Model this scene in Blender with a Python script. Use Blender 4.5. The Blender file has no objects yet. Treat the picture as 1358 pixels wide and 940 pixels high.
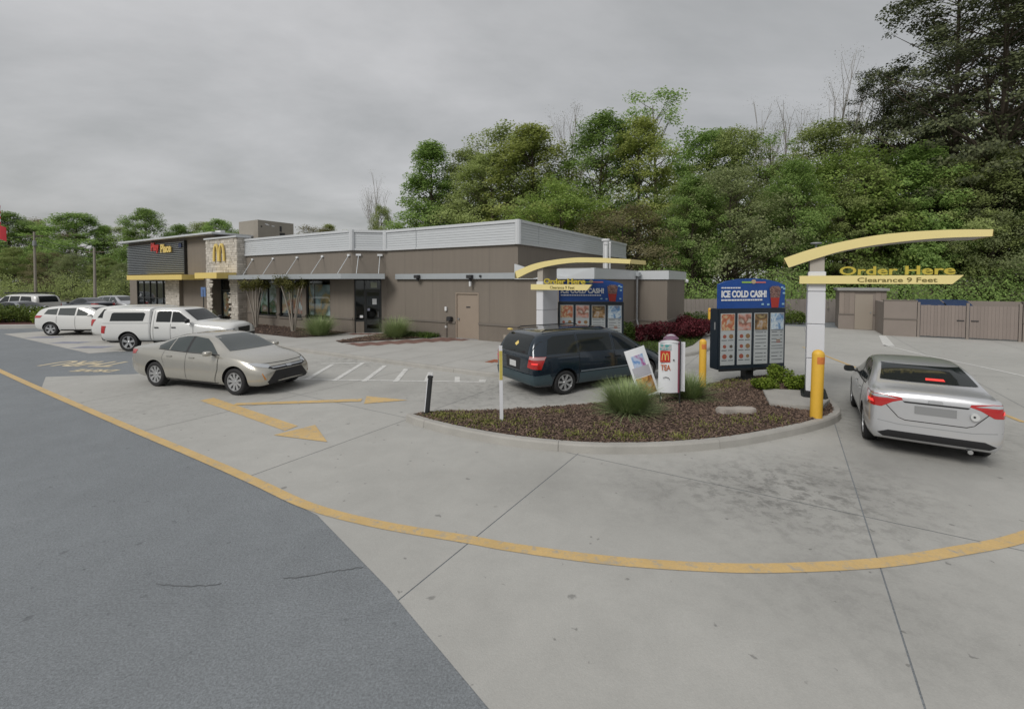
import bpy, bmesh, math, random
import numpy as np
from mathutils import Vector, Matrix
from mathutils.geometry import tessellate_polygon
from mathutils.bvhtree import BVHTree

# ------------------------------------------------------------------ camera, sky, sun, exposure
SC = bpy.context.scene
COL = SC.collection
CAM_H = 2.85
cam_d = bpy.data.cameras.new('camera'); cam = bpy.data.objects.new('camera', cam_d); COL.objects.link(cam)
cam.location = (0, 0, CAM_H)
cam.rotation_euler = (math.radians(90 - 1.909), 0, 0)
cam_d.sensor_width = 36; cam_d.lens = 600 / 1358 * 36
cam_d.shift_y = -77 / 1358
cam_d.clip_start = 0.05; cam_d.clip_end = 2000
SC.camera = cam

SUN_AZ, SUN_EL = math.radians(216), math.radians(43)      # compass-like: 0 = +Y, clockwise
world = bpy.data.worlds.new('World'); SC.world = world; world.use_nodes = True
wn = world.node_tree; wn.nodes.clear()
def N(nt, t, **kw):
    n = nt.nodes.new(t)
    for k, v in kw.items():
        if k == 'inp':
            for a, b in v.items(): n.inputs[a].default_value = b
        else: setattr(n, k, v)
    return n
out = N(wn, 'ShaderNodeOutputWorld')
sky = N(wn, 'ShaderNodeTexSky', sky_type='NISHITA', sun_disc=False)
sky.sun_elevation = SUN_EL; sky.sun_rotation = SUN_AZ; sky.air_density = 1.2; sky.dust_density = 3.0
bg1 = N(wn, 'ShaderNodeBackground', inp={'Strength': 0.09})
wn.links.new(sky.outputs[0], bg1.inputs[0])
tc = N(wn, 'ShaderNodeTexCoord'); sep = N(wn, 'ShaderNodeSeparateXYZ'); wn.links.new(tc.outputs['Generated'], sep.inputs[0])
def wmath(op, a, b=None):
    n = N(wn, 'ShaderNodeMath', operation=op)
    for i, v in enumerate((a, b)):
        if v is None: continue
        if isinstance(v, (int, float)): n.inputs[i].default_value = v
        else: wn.links.new(v, n.inputs[i])
    return n.outputs[0]
den = wmath('ADD', wmath('MAXIMUM', sep.outputs['Z'], 0.0), 0.16)     # a flat cloud deck seen in perspective
comb = N(wn, 'ShaderNodeCombineXYZ')
wn.links.new(wmath('DIVIDE', sep.outputs['X'], den), comb.inputs[0]); wn.links.new(wmath('DIVIDE', sep.outputs['Y'], den), comb.inputs[1])
mp = N(wn, 'ShaderNodeMapping', inp={'Scale': (0.8, 1.15, 1), 'Rotation': (0, 0, 0.35), 'Location': (-3.2, 2.2, 0)})
wn.links.new(comb.outputs[0], mp.inputs[0])
cn = N(wn, 'ShaderNodeTexNoise', inp={'Scale': 0.6, 'Detail': 7.0, 'Roughness': 0.55, 'Distortion': 0.25})
wn.links.new(mp.outputs[0], cn.inputs['Vector'])
cr = N(wn, 'ShaderNodeValToRGB')
cr.color_ramp.elements[0].position = 0.36; cr.color_ramp.elements[0].color = (0.30, 0.304, 0.302, 1)
cr.color_ramp.elements[1].position = 0.64; cr.color_ramp.elements[1].color = (0.51, 0.507, 0.51, 1)
wn.links.new(cn.outputs[0], cr.inputs[0])
bg2 = N(wn, 'ShaderNodeBackground', inp={'Strength': 1.0}); wn.links.new(cr.outputs[0], bg2.inputs[0])
mixw = N(wn, 'ShaderNodeMixShader', inp={'Fac': 0.90})
wn.links.new(bg1.outputs[0], mixw.inputs[1]); wn.links.new(bg2.outputs[0], mixw.inputs[2]); wn.links.new(mixw.outputs[0], out.inputs[0])

sun_d = bpy.data.lights.new('sun', 'SUN'); sun_d.energy = 1.5; sun_d.angle = math.radians(24); sun_d.color = (1.0, 0.97, 0.92)
sun = bpy.data.objects.new('sun', sun_d); COL.objects.link(sun)
sdir = Vector((math.sin(SUN_AZ) * math.cos(SUN_EL), math.cos(SUN_AZ) * math.cos(SUN_EL), math.sin(SUN_EL)))
sun.rotation_euler = sdir.to_track_quat('Z', 'Y').to_euler(); sun.location = (0, 0, 60)
SC.view_settings.view_transform = 'Standard'; SC.view_settings.look = 'None'
SC.view_settings.exposure = 0.30; SC.view_settings.gamma = 1.0; SC.view_settings.use_curve_mapping = False
SC.cycles.use_denoising = True
SC.cycles.max_bounces = 7; SC.cycles.transparent_max_bounces = 10; SC.cycles.caustics_reflective = False; SC.cycles.caustics_refractive = False

# ------------------------------------------------------------------ helpers
RND = random.Random(7)
def mat(name, col, rough=0.7, metal=0.0, var=0.0, vscale=3.0, bump=0.0, bscale=40.0, spec=0.5, coat=0.0, emit=None, objvar=0.0, fine=0.0, fscale=120.0, coords='Object', streak=0.0):
    """Principled material; var = low-frequency colour variation, fine = grain, bump = relief, objvar = per-object tint."""
    m = bpy.data.materials.new(name); m.use_nodes = True; nt = m.node_tree
    b = nt.nodes['Principled BSDF']
    b.inputs['Roughness'].default_value = rough; b.inputs['Metallic'].default_value = metal
    b.inputs['Specular IOR Level'].default_value = spec; b.inputs['Coat Weight'].default_value = coat; b.inputs['Coat Roughness'].default_value = 0.08
    c4 = (col[0], col[1], col[2], 1)
    b.inputs['Base Color'].default_value = c4
    if emit: b.inputs['Emission Color'].default_value = c4; b.inputs['Emission Strength'].default_value = emit
    if var or bump or objvar or fine or streak:
        tcn = N(nt, 'ShaderNodeTexCoord'); vec = tcn.outputs[coords]
        val = None
        def add(o, amp):
            nonlocal val
            mm = N(nt, 'ShaderNodeMath', operation='MULTIPLY_ADD'); nt.links.new(o, mm.inputs[0]); mm.inputs[1].default_value = 2 * amp; mm.inputs[2].default_value = 1 - amp
            if val is None: val = mm.outputs[0]
            else:
                m2 = N(nt, 'ShaderNodeMath', operation='MULTIPLY'); nt.links.new(val, m2.inputs[0]); nt.links.new(mm.outputs[0], m2.inputs[1]); val = m2.outputs[0]
        if var:
            n1 = N(nt, 'ShaderNodeTexNoise', inp={'Scale': vscale, 'Detail': 6.0, 'Roughness': 0.6}); nt.links.new(vec, n1.inputs['Vector']); add(n1.outputs[0], var)
        if fine:
            n2 = N(nt, 'ShaderNodeTexNoise', inp={'Scale': fscale, 'Detail': 2.0}); nt.links.new(vec, n2.inputs['Vector']); add(n2.outputs[0], fine)
        if streak:
            mps = N(nt, 'ShaderNodeMapping', inp={'Scale': (5.0, 5.0, 0.22)}); nt.links.new(vec, mps.inputs[0]); n4 = N(nt, 'ShaderNodeTexNoise', inp={'Scale': 1.0, 'Detail': 5.0, 'Roughness': 0.65}); nt.links.new(mps.outputs[0], n4.inputs['Vector']); add(n4.outputs[0], streak)
        if objvar:
            oi = N(nt, 'ShaderNodeObjectInfo'); add(oi.outputs['Random'], objvar)
        if val is not None:
            hs = N(nt, 'ShaderNodeMix', data_type='RGBA', blend_type='MULTIPLY'); hs.inputs[0].default_value = 1.0
            hs.inputs[6].default_value = c4
            cc = N(nt, 'ShaderNodeCombineColor'); [nt.links.new(val, cc.inputs[i]) for i in range(3)]
            nt.links.new(cc.outputs[0], hs.inputs[7]); nt.links.new(hs.outputs[2], b.inputs['Base Color'])
        if bump:
            n3 = N(nt, 'ShaderNodeTexNoise', inp={'Scale': bscale, 'Detail': 4.0}); nt.links.new(vec, n3.inputs['Vector'])
            bp = N(nt, 'ShaderNodeBump', inp={'Strength': bump, 'Distance': 0.02}); nt.links.new(n3.outputs[0], bp.inputs['Height']); nt.links.new(bp.outputs[0], b.inputs['Normal'])
    return m

class MB:
    """collects shapes; build() links them as ONE mesh object"""
    def __init__(s): s.v = []; s.f = []
    def add(s, vs, fs):
        o = len(s.v); s.v += [tuple(p) for p in vs]; s.f += [tuple(i + o for i in f) for f in fs]; return s
    def box(s, x0, x1, y0, y1, z0, z1):
        if x0 > x1: x0, x1 = x1, x0
        if y0 > y1: y0, y1 = y1, y0
        return s.add([(x0,y0,z0),(x1,y0,z0),(x1,y1,z0),(x0,y1,z0),(x0,y0,z1),(x1,y0,z1),(x1,y1,z1),(x0,y1,z1)],
                     [(0,3,2,1),(4,5,6,7),(0,1,5,4),(1,2,6,5),(2,3,7,6),(3,0,4,7)])
    def bar(s, p, q, w, t, up=(0,0,1)):
        """box beam from p to q, w wide, t thick"""
        p, q = Vector(p), Vector(q); d = (q - p).normalized(); a = d.cross(Vector(up))
        if a.length < 1e-4: a = d.cross(Vector((1, 0, 0)))
        a.normalize(); b = a.cross(d).normalized(); a *= w / 2; b *= t / 2
        return s.add([p-a-b, p+a-b, p+a+b, p-a+b, q-a-b, q+a-b, q+a+b, q-a+b],
                     [(0,1,2,3),(7,6,5,4),(0,4,5,1),(1,5,6,2),(2,6,7,3),(3,7,4,0)])
    def prism(s, poly, z0, z1):
        n = len(poly)
        ar = sum(poly[i][0]*poly[(i+1)%n][1]-poly[(i+1)%n][0]*poly[i][1] for i in range(n))
        if ar < 0: poly = poly[::-1]
        return s.add([(x, y, z0) for x, y in poly] + [(x, y, z1) for x, y in poly],
                     [tuple(range(n))[::-1], tuple(range(n, 2*n))] + [(i, (i+1)%n, n+(i+1)%n, n+i) for i in range(n)])
    def flat(s, poly, z):
        n = len(poly); ar = sum(poly[i][0]*poly[(i+1)%n][1]-poly[(i+1)%n][0]*poly[i][1] for i in range(n))
        if ar < 0: poly = poly[::-1]
        return s.add([(x, y, z) for x, y in poly], [tuple(range(n))])
    def tube(s, pts, r, n=8, cap=True):
        pts = [Vector(p) for p in pts]; rr = r if isinstance(r, (list, tuple)) else [r]*len(pts); vs = []; fs = []
        ref = None
        for i, p in enumerate(pts):
            d = (pts[min(i+1, len(pts)-1)] - pts[max(i-1, 0)]).normalized()
            if ref is None: ref = d.orthogonal().normalized()
            a = (ref - d * ref.dot(d)).normalized(); ref = a; b = d.cross(a)
            vs += [p + (a*math.cos(2*math.pi*k/n) + b*math.sin(2*math.pi*k/n))*rr[i] for k in range(n)]
        for i in range(len(pts)-1):
            fs += [(i*n+k, i*n+(k+1)%n, (i+1)*n+(k+1)%n, (i+1)*n+k) for k in range(n)]
        if cap: fs += [tuple(range(n))[::-1], tuple(range((len(pts)-1)*n, len(pts)*n))]
        return s.add(vs, fs)
    def lathe(s, prof, n=20, c=(0,0,0), axis='z'):
        vs = []; fs = []; m = len(prof)
        for k in range(n):
            a = 2*math.pi*k/n; ca, sa = math.cos(a), math.sin(a)
            for r, z in prof:
                p = (r*ca, r*sa, z) if axis == 'z' else ((r*ca, z, r*sa) if axis == 'y' else (z, r*ca, r*sa))
                vs.append((p[0]+c[0], p[1]+c[1], p[2]+c[2]))
        for k in range(n):
            for i in range(m-1):
                q = (k*m+i, ((k+1)%n)*m+i, ((k+1)%n)*m+i+1, k*m+i+1)
                fs.append(q[::-1] if axis == 'y' else q)
        return s.add(vs, fs)
    def build(s, name, m, parent=None, smooth=False, bevel=0, loc=None, rz=0):
        return mesh_obj(name, s.v, s.f, m, parent, smooth, bevel, loc, rz)

def mesh_obj(name, v, f, m, parent=None, smooth=False, bevel=0, loc=None, rz=0):
    me = bpy.data.meshes.new(name); me.from_pydata([tuple(p) for p in v], [], f); me.update()
    if bevel:
        bm = bmesh.new(); bm.from_mesh(me); bmesh.ops.remove_doubles(bm, verts=bm.verts, dist=1e-5)
        es = [e for e in bm.edges if len(e.link_faces) == 2 and e.calc_face_angle(0) > 0.6]
        bmesh.ops.bevel(bm, geom=es, offset=bevel, segments=2, affect='EDGES', clamp_overlap=True); bm.to_mesh(me); bm.free()
    if smooth:
        me.polygons.foreach_set('use_smooth', [True]*len(me.polygons))
        me.set_sharp_from_angle(angle=math.radians(40))
    o = bpy.data.objects.new(name, me); COL.objects.link(o)
    if m is not None:
        for mm in (m if isinstance(m, (list, tuple)) else [m]): me.materials.append(mm)
    if parent is not None: o.parent = parent
    if loc is not None: o.location = loc
    if rz: o.rotation_euler = (0, 0, rz)
    return o
def tag(o, label=None, cat=None, group=None, kind=None):
    if label: o['label'] = label
    if cat: o['category'] = cat
    if group: o['group'] = group
    if kind: o['kind'] = kind
    return o
def thing(name, label, cat, loc=(0,0,0), rz=0, group=None):
    o = bpy.data.objects.new(name, None); COL.objects.link(o); o.empty_display_size = 0.2
    o.location = loc; o.rotation_euler = (0, 0, rz); return tag(o, label, cat, group)
def copy_tree(o, parent=None):
    c = o.copy(); COL.objects.link(c)
    if parent is not None: c.parent = parent
    for ch in o.children: copy_tree(ch, c)
    return c
_txt = {}
def text_mesh(s, size, depth=0.0, bold=0.0, sx=1.0):
    """verts, faces of a word in the built-in font: x right, z up, extruded along -y; left/bottom at 0"""
    key = (s, size, depth, bold, sx)
    if key in _txt: return _txt[key]
    cu = bpy.data.curves.new('t', 'FONT'); cu.body = s; cu.size = size; cu.extrude = depth/2; cu.offset = bold; cu.resolution_u = 3
    ob = bpy.data.objects.new('t', cu); COL.objects.link(ob); bpy.context.view_layer.update()
    me = bpy.data.meshes.new_from_object(ob.evaluated_get(bpy.context.evaluated_depsgraph_get()))
    v = [(p.co.x*sx, -p.co.z, p.co.y) for p in me.vertices]; f = [tuple(q.vertices) for q in me.polygons]
    bpy.data.objects.remove(ob); bpy.data.curves.remove(cu); bpy.data.meshes.remove(me)
    mx = min(p[0] for p in v); mz = min(p[2] for p in v); v = [(p[0]-mx, p[1], p[2]-mz) for p in v]
    _txt[key] = (v, f); return v, f
def text_w(v): return max(p[0] for p in v)
def spline(pts, n=8, closed=False):
    """Catmull-Rom through 2-D points"""
    P = [np.array(p, float) for p in pts]; r = []; L = len(P)
    for i in range(L if closed else L-1):
        if closed: a, b, c, d = P[(i-1)%L], P[i], P[(i+1)%L], P[(i+2)%L]
        else: a, b, c, d = P[max(i-1,0)], P[i], P[i+1], P[min(i+2,L-1)]
        for k in range(n):
            t = k/n; r.append(0.5*((2*b)+(-a+c)*t+(2*a-5*b+4*c-d)*t*t+(-a+3*b-3*c+d)*t**3))
    if not closed: r.append(P[-1])
    return [tuple(p) for p in r]
def offset_path(pts, d, closed=False):
    """shift a 2-D path to its left by d"""
    r = []; L = len(pts)
    for i in range(L):
        a = np.array(pts[(i-1)%L] if closed or i else pts[0]); b = np.array(pts[(i+1)%L] if closed or i < L-1 else pts[-1])
        t = b-a; t = t/(np.linalg.norm(t)+1e-9); r.append((pts[i][0]-t[1]*d, pts[i][1]+t[0]*d))
    return r
def inside(x, y, poly):
    c = False; j = len(poly)-1
    for i in range(len(poly)):
        if (poly[i][1] > y) != (poly[j][1] > y) and x < (poly[j][0]-poly[i][0])*(y-poly[i][1])/(poly[j][1]-poly[i][1])+poly[i][0]: c = not c
        j = i
    return c
# building frame: s along the front to the left, v into the lot behind; B is the near corner of the building
BX, BY, BA = 0.26, 19.81, math.radians(148.5)
UX, UY, VX, VY = math.cos(BA), math.sin(BA), math.sin(BA), -math.cos(BA)
def W(s, v): return (BX + UX*s + VX*v, BY + UY*s + VY*v)

# ------------------------------------------------------------------ shared materials
M = {}
M['ground'] = mat('ground_soil', (0.075, 0.075, 0.035), 0.95, var=0.5, vscale=0.25, fine=0.3, fscale=9)
def worn_paint(name, col, base, amount):
    m = mat(name, col, .72, var=.20, vscale=1.8, fine=.12, fscale=50); nt = m.node_tree; b = nt.nodes['Principled BSDF']; src = b.inputs['Base Color'].links[0].from_socket
    g = N(nt, 'ShaderNodeNewGeometry'); n1 = N(nt, 'ShaderNodeTexNoise', inp={'Scale': 7.0, 'Detail': 9.0, 'Roughness': .78}); nt.links.new(g.outputs['Position'], n1.inputs['Vector'])
    r = N(nt, 'ShaderNodeMapRange', inp={1: .60-amount, 2: .72-amount, 3: 0.0, 4: .85}); nt.links.new(n1.outputs[0], r.inputs[0])
    mx = N(nt, 'ShaderNodeMix', data_type='RGBA'); nt.links.new(r.outputs[0], mx.inputs[0]); nt.links.new(src, mx.inputs[6]); mx.inputs[7].default_value = (*base, 1); nt.links.new(mx.outputs[2], b.inputs['Base Color']); return m
M['paint_white'] = worn_paint('white_road_paint', (0.62, 0.62, 0.60), (.36, .355, .34), .09)
M['paint_yellow'] = worn_paint('yellow_road_paint', (0.57, 0.40, 0.175), (.34, .325, .29), .09)
M['paint_pale'] = worn_paint('faded_road_paint', (0.62, 0.53, 0.36), (.22, .22, .22), .05)
M['kerb'] = mat('kerb_concrete', (0.36, 0.35, 0.325), 0.85, var=0.25, vscale=2.0, fine=0.12, fscale=70, bump=0.2, bscale=60)
M['walk'] = mat('sidewalk_concrete', (0.40, 0.395, 0.375), 0.85, var=0.18, vscale=0.9, fine=0.1, fscale=60)
M['mulch'] = mat('mulch_base', (0.055, 0.034, 0.026), 0.95, var=0.45, vscale=6, fine=0.4, fscale=60, bump=0.8, bscale=45)
M['soil_grass'] = mat('lawn_soil', (0.06, 0.075, 0.025), 0.95, var=0.4, vscale=3)
M['brickpave'] = None
M['white'] = mat('white_metal', (0.70, 0.71, 0.72), 0.35, var=0.06, vscale=2)
M['black'] = mat('black_metal', (0.018, 0.02, 0.022), 0.45)
M['dark'] = mat('dark_plastic', (0.03, 0.03, 0.032), 0.6)
M['yellow'] = mat('yellow_paint', (0.72, 0.43, 0.05), 0.5, var=0.12, vscale=6, fine=0.05)
M['grey'] = mat('grey_metal', (0.30, 0.31, 0.32), 0.45, metal=0.3, var=0.1)
M['rubber'] = mat('tyre_rubber', (0.016, 0.016, 0.017), 0.75)
M['red'] = mat('red_plastic', (0.55, 0.03, 0.02), 0.4)
M['bark'] = mat('tree_bark', (0.10, 0.08, 0.06), 0.9, var=0.4, vscale=8, bump=0.4, bscale=25)
M['bark_pale'] = mat('pale_bark', (0.30, 0.27, 0.23), 0.85, var=0.3, vscale=8)

def surf(name, col, rough, spots, coarse, grain, stains=(), soft=()):
    """weathered paving: low-frequency mottling, fine grain, scattered dark gum spots, oil stains at given places (world x, y, radius, strength)"""
    m = bpy.data.materials.new(name); m.use_nodes = True; nt = m.node_tree; b = nt.nodes['Principled BSDF']; b.inputs['Roughness'].default_value = rough
    geo = N(nt, 'ShaderNodeNewGeometry'); pos = geo.outputs['Position']
    def noise(sc, det=5, rg=0.6, dist=0.0):
        n = N(nt, 'ShaderNodeTexNoise', inp={'Scale': sc, 'Detail': float(det), 'Roughness': rg, 'Distortion': dist}); nt.links.new(pos, n.inputs['Vector']); return n.outputs[0]
    def mt(op, a, b2=None, c=None, clamp=False):
        n = N(nt, 'ShaderNodeMath', operation=op, use_clamp=clamp)
        for i, v in enumerate((a, b2, c)):
            if v is None: continue
            if isinstance(v, (int, float)): n.inputs[i].default_value = v
            else: nt.links.new(v, n.inputs[i])
        return n.outputs[0]
    val = mt('MULTIPLY_ADD', noise(0.35, 6), 2*coarse, 1-coarse)
    val = mt('MULTIPLY', val, mt('MULTIPLY_ADD', noise(2.2, 6, 0.65, 0.6), coarse*1.6, 1-coarse*0.8))
    val = mt('MULTIPLY', val, mt('MULTIPLY_ADD', noise(16, 4, 0.75), .5*grain, 1-.25*grain))
    val = mt('MULTIPLY', val, mt('MULTIPLY_ADD', noise(55, 3, 0.7), 2*grain, 1-grain))
    val = mt('MULTIPLY', val, mt('MULTIPLY_ADD', noise(190, 2, 0.7), 2*grain, 1-grain))
    oi = N(nt, 'ShaderNodeObjectInfo'); val = mt('MULTIPLY', val, mt('MULTIPLY_ADD', oi.outputs['Random'], 0.07, 0.965))
    if spots:
        for sc_, thr in ((2.3, 0.10), (5.5, 0.13)):
            vo = N(nt, 'ShaderNodeTexVoronoi', inp={'Scale': sc_, 'Randomness': 1.0}); wob = N(nt, 'ShaderNodeVectorMath', operation='MULTIPLY_ADD'); nz = N(nt, 'ShaderNodeTexNoise', inp={'Scale': 18.0, 'Detail': 2.0}); nt.links.new(pos, nz.inputs['Vector']); nt.links.new(nz.outputs['Color'], wob.inputs[0]); wob.inputs[1].default_value = (.09, .09, 0); nt.links.new(pos, wob.inputs[2]); nt.links.new(wob.outputs[0], vo.inputs['Vector'])
            sp = mt('SUBTRACT', 1.0, mt('MULTIPLY', mt('SUBTRACT', vo.outputs['Distance'], thr*0.55), 22.0, None, True), None, True)
            keep = mt('GREATER_THAN', mt('FRACT', mt('MULTIPLY', vo.outputs['Color'], 7.31)), 0.55)
            val = mt('MULTIPLY', val, mt('SUBTRACT', 1.0, mt('MULTIPLY', mt('MULTIPLY', sp, keep), spots)))
    for (sx, sy, sr, ss) in stains:
        d = N(nt, 'ShaderNodeVectorMath', operation='DISTANCE'); nt.links.new(pos, d.inputs[0]); d.inputs[1].default_value = (sx, sy, 0)
        mask = mt('SUBTRACT', 1.0, mt('DIVIDE', d.outputs['Value'], sr), None, True)
        blot = mt('MULTIPLY', mt('SUBTRACT', noise(5.0, 7, 0.72, 0.15), 0.47, None, True), 7.0, None, True)
        val = mt('MULTIPLY', val, mt('SUBTRACT', 1.0, mt('MULTIPLY', mt('MULTIPLY', mask, blot), ss)))
    if soft:
        tot = None; nlow = noise(1.1, 5, .6, .3)
        for (sx, sy, sr, ss) in soft:
            d = N(nt, 'ShaderNodeVectorMath', operation='DISTANCE'); nt.links.new(pos, d.inputs[0]); d.inputs[1].default_value = (sx, sy, 0)
            k = mt('MULTIPLY', mt('POWER', mt('SUBTRACT', 1.0, mt('DIVIDE', d.outputs['Value'], sr), None, True), 1.3), ss); tot = k if tot is None else mt('MAXIMUM', tot, k)
        val = mt('MULTIPLY', val, mt('SUBTRACT', 1.0, mt('MULTIPLY', tot, mt('MULTIPLY_ADD', nlow, 2.2, -.2, True))))
    cc = N(nt, 'ShaderNodeCombineColor'); [nt.links.new(val, cc.inputs[i]) for i in range(3)]
    mx = N(nt, 'ShaderNodeMix', data_type='RGBA', blend_type='MULTIPLY'); mx.inputs[0].default_value = 1; mx.inputs[6].default_value = (*col, 1)
    nt.links.new(cc.outputs[0], mx.inputs[7]); nt.links.new(mx.outputs[2], b.inputs['Base Color'])
    bp = N(nt, 'ShaderNodeBump', inp={'Strength': 0.25, 'Distance': 0.01}); nt.links.new(noise(90, 3), bp.inputs['Height']); nt.links.new(bp.outputs[0], b.inputs['Normal'])
    return m
M['asphalt'] = surf('worn_asphalt', (0.190, 0.206, 0.219), 0.85, 0.28, 0.20, 0.80)
M['concrete'] = surf('drive_concrete', (0.392, 0.388, 0.366), 0.8, 0.38, 0.17, 0.13,
                     stains=((4.2, 6.1, 1.9, 0.42), (3.4, 6.0, 1.2, 0.30), (3.2, 4.0, 1.8, 0.14), (-0.3, 11.6, 3.0, 0.35), (4.6, 14.0, 3.0, 0.4), (2.2, 6.2, 1.4, 0.2), (8.0, 9.0, 3.0, 0.3), (-5.5, 16.4, 2.2, 0.5), (-8.5, 9.9, 3.5, .15)),
                     soft=((0.6, 6.4, 1.6, .20), (1.9, 6.0, 1.6, .26), (3.2, 6.1, 1.7, .34), (4.4, 6.3, 1.7, .38), (5.6, 6.9, 1.6, .30), (6.9, 8.0, 1.6, .30), (7.9, 9.7, 1.6, .28), (8.7, 11.3, 1.7, .26), (9.6, 13.2, 1.8, .26), (3.0, 4.1, 1.5, .16), (1.0, 11.4, 1.6, .30), (2.6, 12.2, 1.6, .32), (4.2, 13.4, 1.8, .30), (6.2, 14.8, 2.0, .28), (-1.2, 11.0, 1.8, .24), (-3.0, 11.6, 2.0, .18), (-5.2, 12.4, 2.0, .16), (-7.6, 13.4, 2.0, .16), (9.2, 17.5, 2.4, .24), (12.0, 22.0, 3.0, .22), (14.5, 16.0, 3.2, .16)))
# ------------------------------------------------------------------ ground, lot, drive, markings
R_ = 900
tag(MB().flat([(-R_, -120), (R_, -120), (R_, R_), (-R_, R_)], -0.03).build('ground', M['ground']), kind='structure')
tag(MB().flat([(-75, -40), (45, -40), (45, 30), (20, 44), (-40, 62), (-75, 62)], 0.0).build('asphalt_lot', M['asphalt']), kind='structure')

YEL = [(-27, 21.3), (-16.27, 14.29), (-8.4, 9.31), (-4.91, 7.14), (-3.62, 6.32), (-2.57, 5.64), (-1.59, 5.22), (-0.49, 4.9), (0.0, 4.75), (0.96, 4.53), (1.88, 4.42), (2.62, 4.40), (3.69, 4.48), (4.64, 4.67), (5.7, 4.95), (7.2, 5.6), (8.8, 6.8), (10.3, 8.9)]
conc = [(5.2, -3.6), (-0.15, 2.92), (-1.15, 4.11), (-2.37, 5.42), (-3.62, 6.28), (-4.91, 7.1), (-8.4, 9.27), (-12.43, 11.85), (-13.9, 13.4), (-11.6, 13.8), (-9.4, 15.3), (-9.9, 19.4), (0, 22), (12, 32), (26, 24), (40, 10), (40, -3.6)]
cp = thing('concrete_pavement', None, None); cp['kind'] = 'structure'
bm = bmesh.new()
vv = [bm.verts.new((x, y, 0.004)) for x, y in conc]
for t in tessellate_polygon([[Vector((x, y, 0)) for x, y in conc]]): bm.faces.new([vv[i] for i in t])
S_LINES = [-7.2 + 3.75*k for k in range(-9, 8)]; V_LINES = [-10.2, 2.0]
def cut(nrm, d):
    for e in (-0.007, 0.007):
        bmesh.ops.bisect_plane(bm, geom=bm.verts[:]+bm.edges[:]+bm.faces[:], plane_co=(BX + nrm[0]*(d+e), BY + nrm[1]*(d+e), 0), plane_no=(nrm[0], nrm[1], 0))
for d in S_LINES: cut((UX, UY), d)
for d in V_LINES: cut((VX, VY), d)
cells = {}
for f in bm.faces:
    c = f.calc_center_median(); s = (c.x-BX)*UX+(c.y-BY)*UY; v = (c.x-BX)*VX+(c.y-BY)*VY
    if any(abs(s-d) < 0.0071 for d in S_LINES) or any(abs(v-d) < 0.0071 for d in V_LINES): continue
    k = (sum(s > d for d in S_LINES), sum(v > d for d in V_LINES)); cells.setdefault(k, []).append([tuple(p.co) for p in f.verts])
for k, fl in cells.items():
    mb = MB()
    for f in fl: mb.add(f if (f[1][0]-f[0][0])*(f[2][1]-f[0][1])-(f[1][1]-f[0][1])*(f[2][0]-f[0][0]) > 0 else f[::-1], [tuple(range(len(f)))])
    mb.build('slab', M['concrete'], cp)
bm.free()

def strip(path, w, z, name, m, **kw):
    a = offset_path(path, w/2); b = offset_path(path, -w/2); mb = MB(); n = len(path)
    mb.add([(x, y, z) for x, y in b] + [(x, y, z) for x, y in a], [(i, i+1, n+i+1, n+i) for i in range(n-1)])
    return mb.build(name, m, **kw)
tag(strip(spline(YEL, 8), 0.15, 0.010, 'yellow_lane_line', M['paint_yellow']), kind='structure')
tag(strip([(12.6, 19.5), (12.0, 17.27), (11.38, 15.0), (10.9, 12.0), (10.56, 9.71), (10.33, 9.04)], 0.11, 0.011, 'yellow_lane_line', M['paint_yellow']), kind='structure')
tag(strip([(16.55, 20.1), (16.42, 19.4), (15.88, 17.27), (15.65, 15.05), (15.3, 13.0)], 0.12, 0.010, 'white_lane_line', M['paint_white']), kind='structure')
tag(MB().flat([(19.2, 23.6), (19.55, 23.6), (16.75, 19.7), (16.4, 19.9)], 0.010).build('white_stop_line', M['paint_white']), kind='structure')
ar = MB()
ar.flat([(-7.45, 10.71), (-7.30, 10.97), (-4.21, 8.81), (-4.33, 8.53)], 0.010)
ar.flat([(-4.41, 8.28), (-3.9, 8.87), (-3.27, 7.92)], 0.012)
tag(ar.build('lane_arrow', M['paint_yellow']), kind='structure')
ar = MB(); ar.flat([(-6.42, 10.27), (-6.42, 10.47), (-3.62, 10.86), (-3.58, 10.62)], 0.014); ar.flat([(-3.60, 11.12), (-3.44, 10.42), (-2.5, 10.74)], 0.012)
tag(ar.build('lane_arrow', M['paint_yellow']), kind='structure')
ht = thing('parking_hatch', None, None); ht['kind'] = 'structure'
def line(p, q, w, z=0.010): 
    d = np.array(q)-np.array(p); d = d/np.linalg.norm(d); n = np.array((-d[1], d[0]))*w/2
    MB().flat([tuple(np.array(p)-n), tuple(np.array(q)-n), tuple(np.array(q)+n), tuple(np.array(p)+n)], z).build('painted_stripe', M['paint_white'], ht)
line((-6.6, 13.08), (-0.75, 12.7), 0.10)
line((-6.6, 15.55), (-5.0, 15.75), 0.10)
for a, b in (((-5.95, 12.97), (-6.15, 15.43)), ((-5.09, 12.83), (-5.2, 15.68)), ((-4.21, 12.78), (-4.29, 15.19)), ((-3.3, 12.7), (-3.43, 14.59)), ((-2.42, 12.7), (-2.55, 14.05)), ((-1.54, 12.66), (-1.63, 13.38))): line(a, b, 0.15, 0.012)
line((-0.85, 12.72), (-0.84, 13.0), 0.2, 0.012)
# words on the asphalt, facing drivers who come the other way
for w, x, y, sz, sy in (('THRU', -13.35, 15.95, 1.0, 1.35), ('DRIVE', -12.6, 14.5, 0.52, 1.0)):
    v, f = text_mesh(w, sz, 0, 0.02)
    a = math.radians(176); pts = [(x + (p[0]*math.cos(a) - p[2]*sy*math.sin(a)), y + (p[0]*math.sin(a) + p[2]*sy*math.cos(a)), 0.006) for p in v]
    tag(mesh_obj('painted_word', pts, f, M['paint_pale']), kind='structure')
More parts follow.
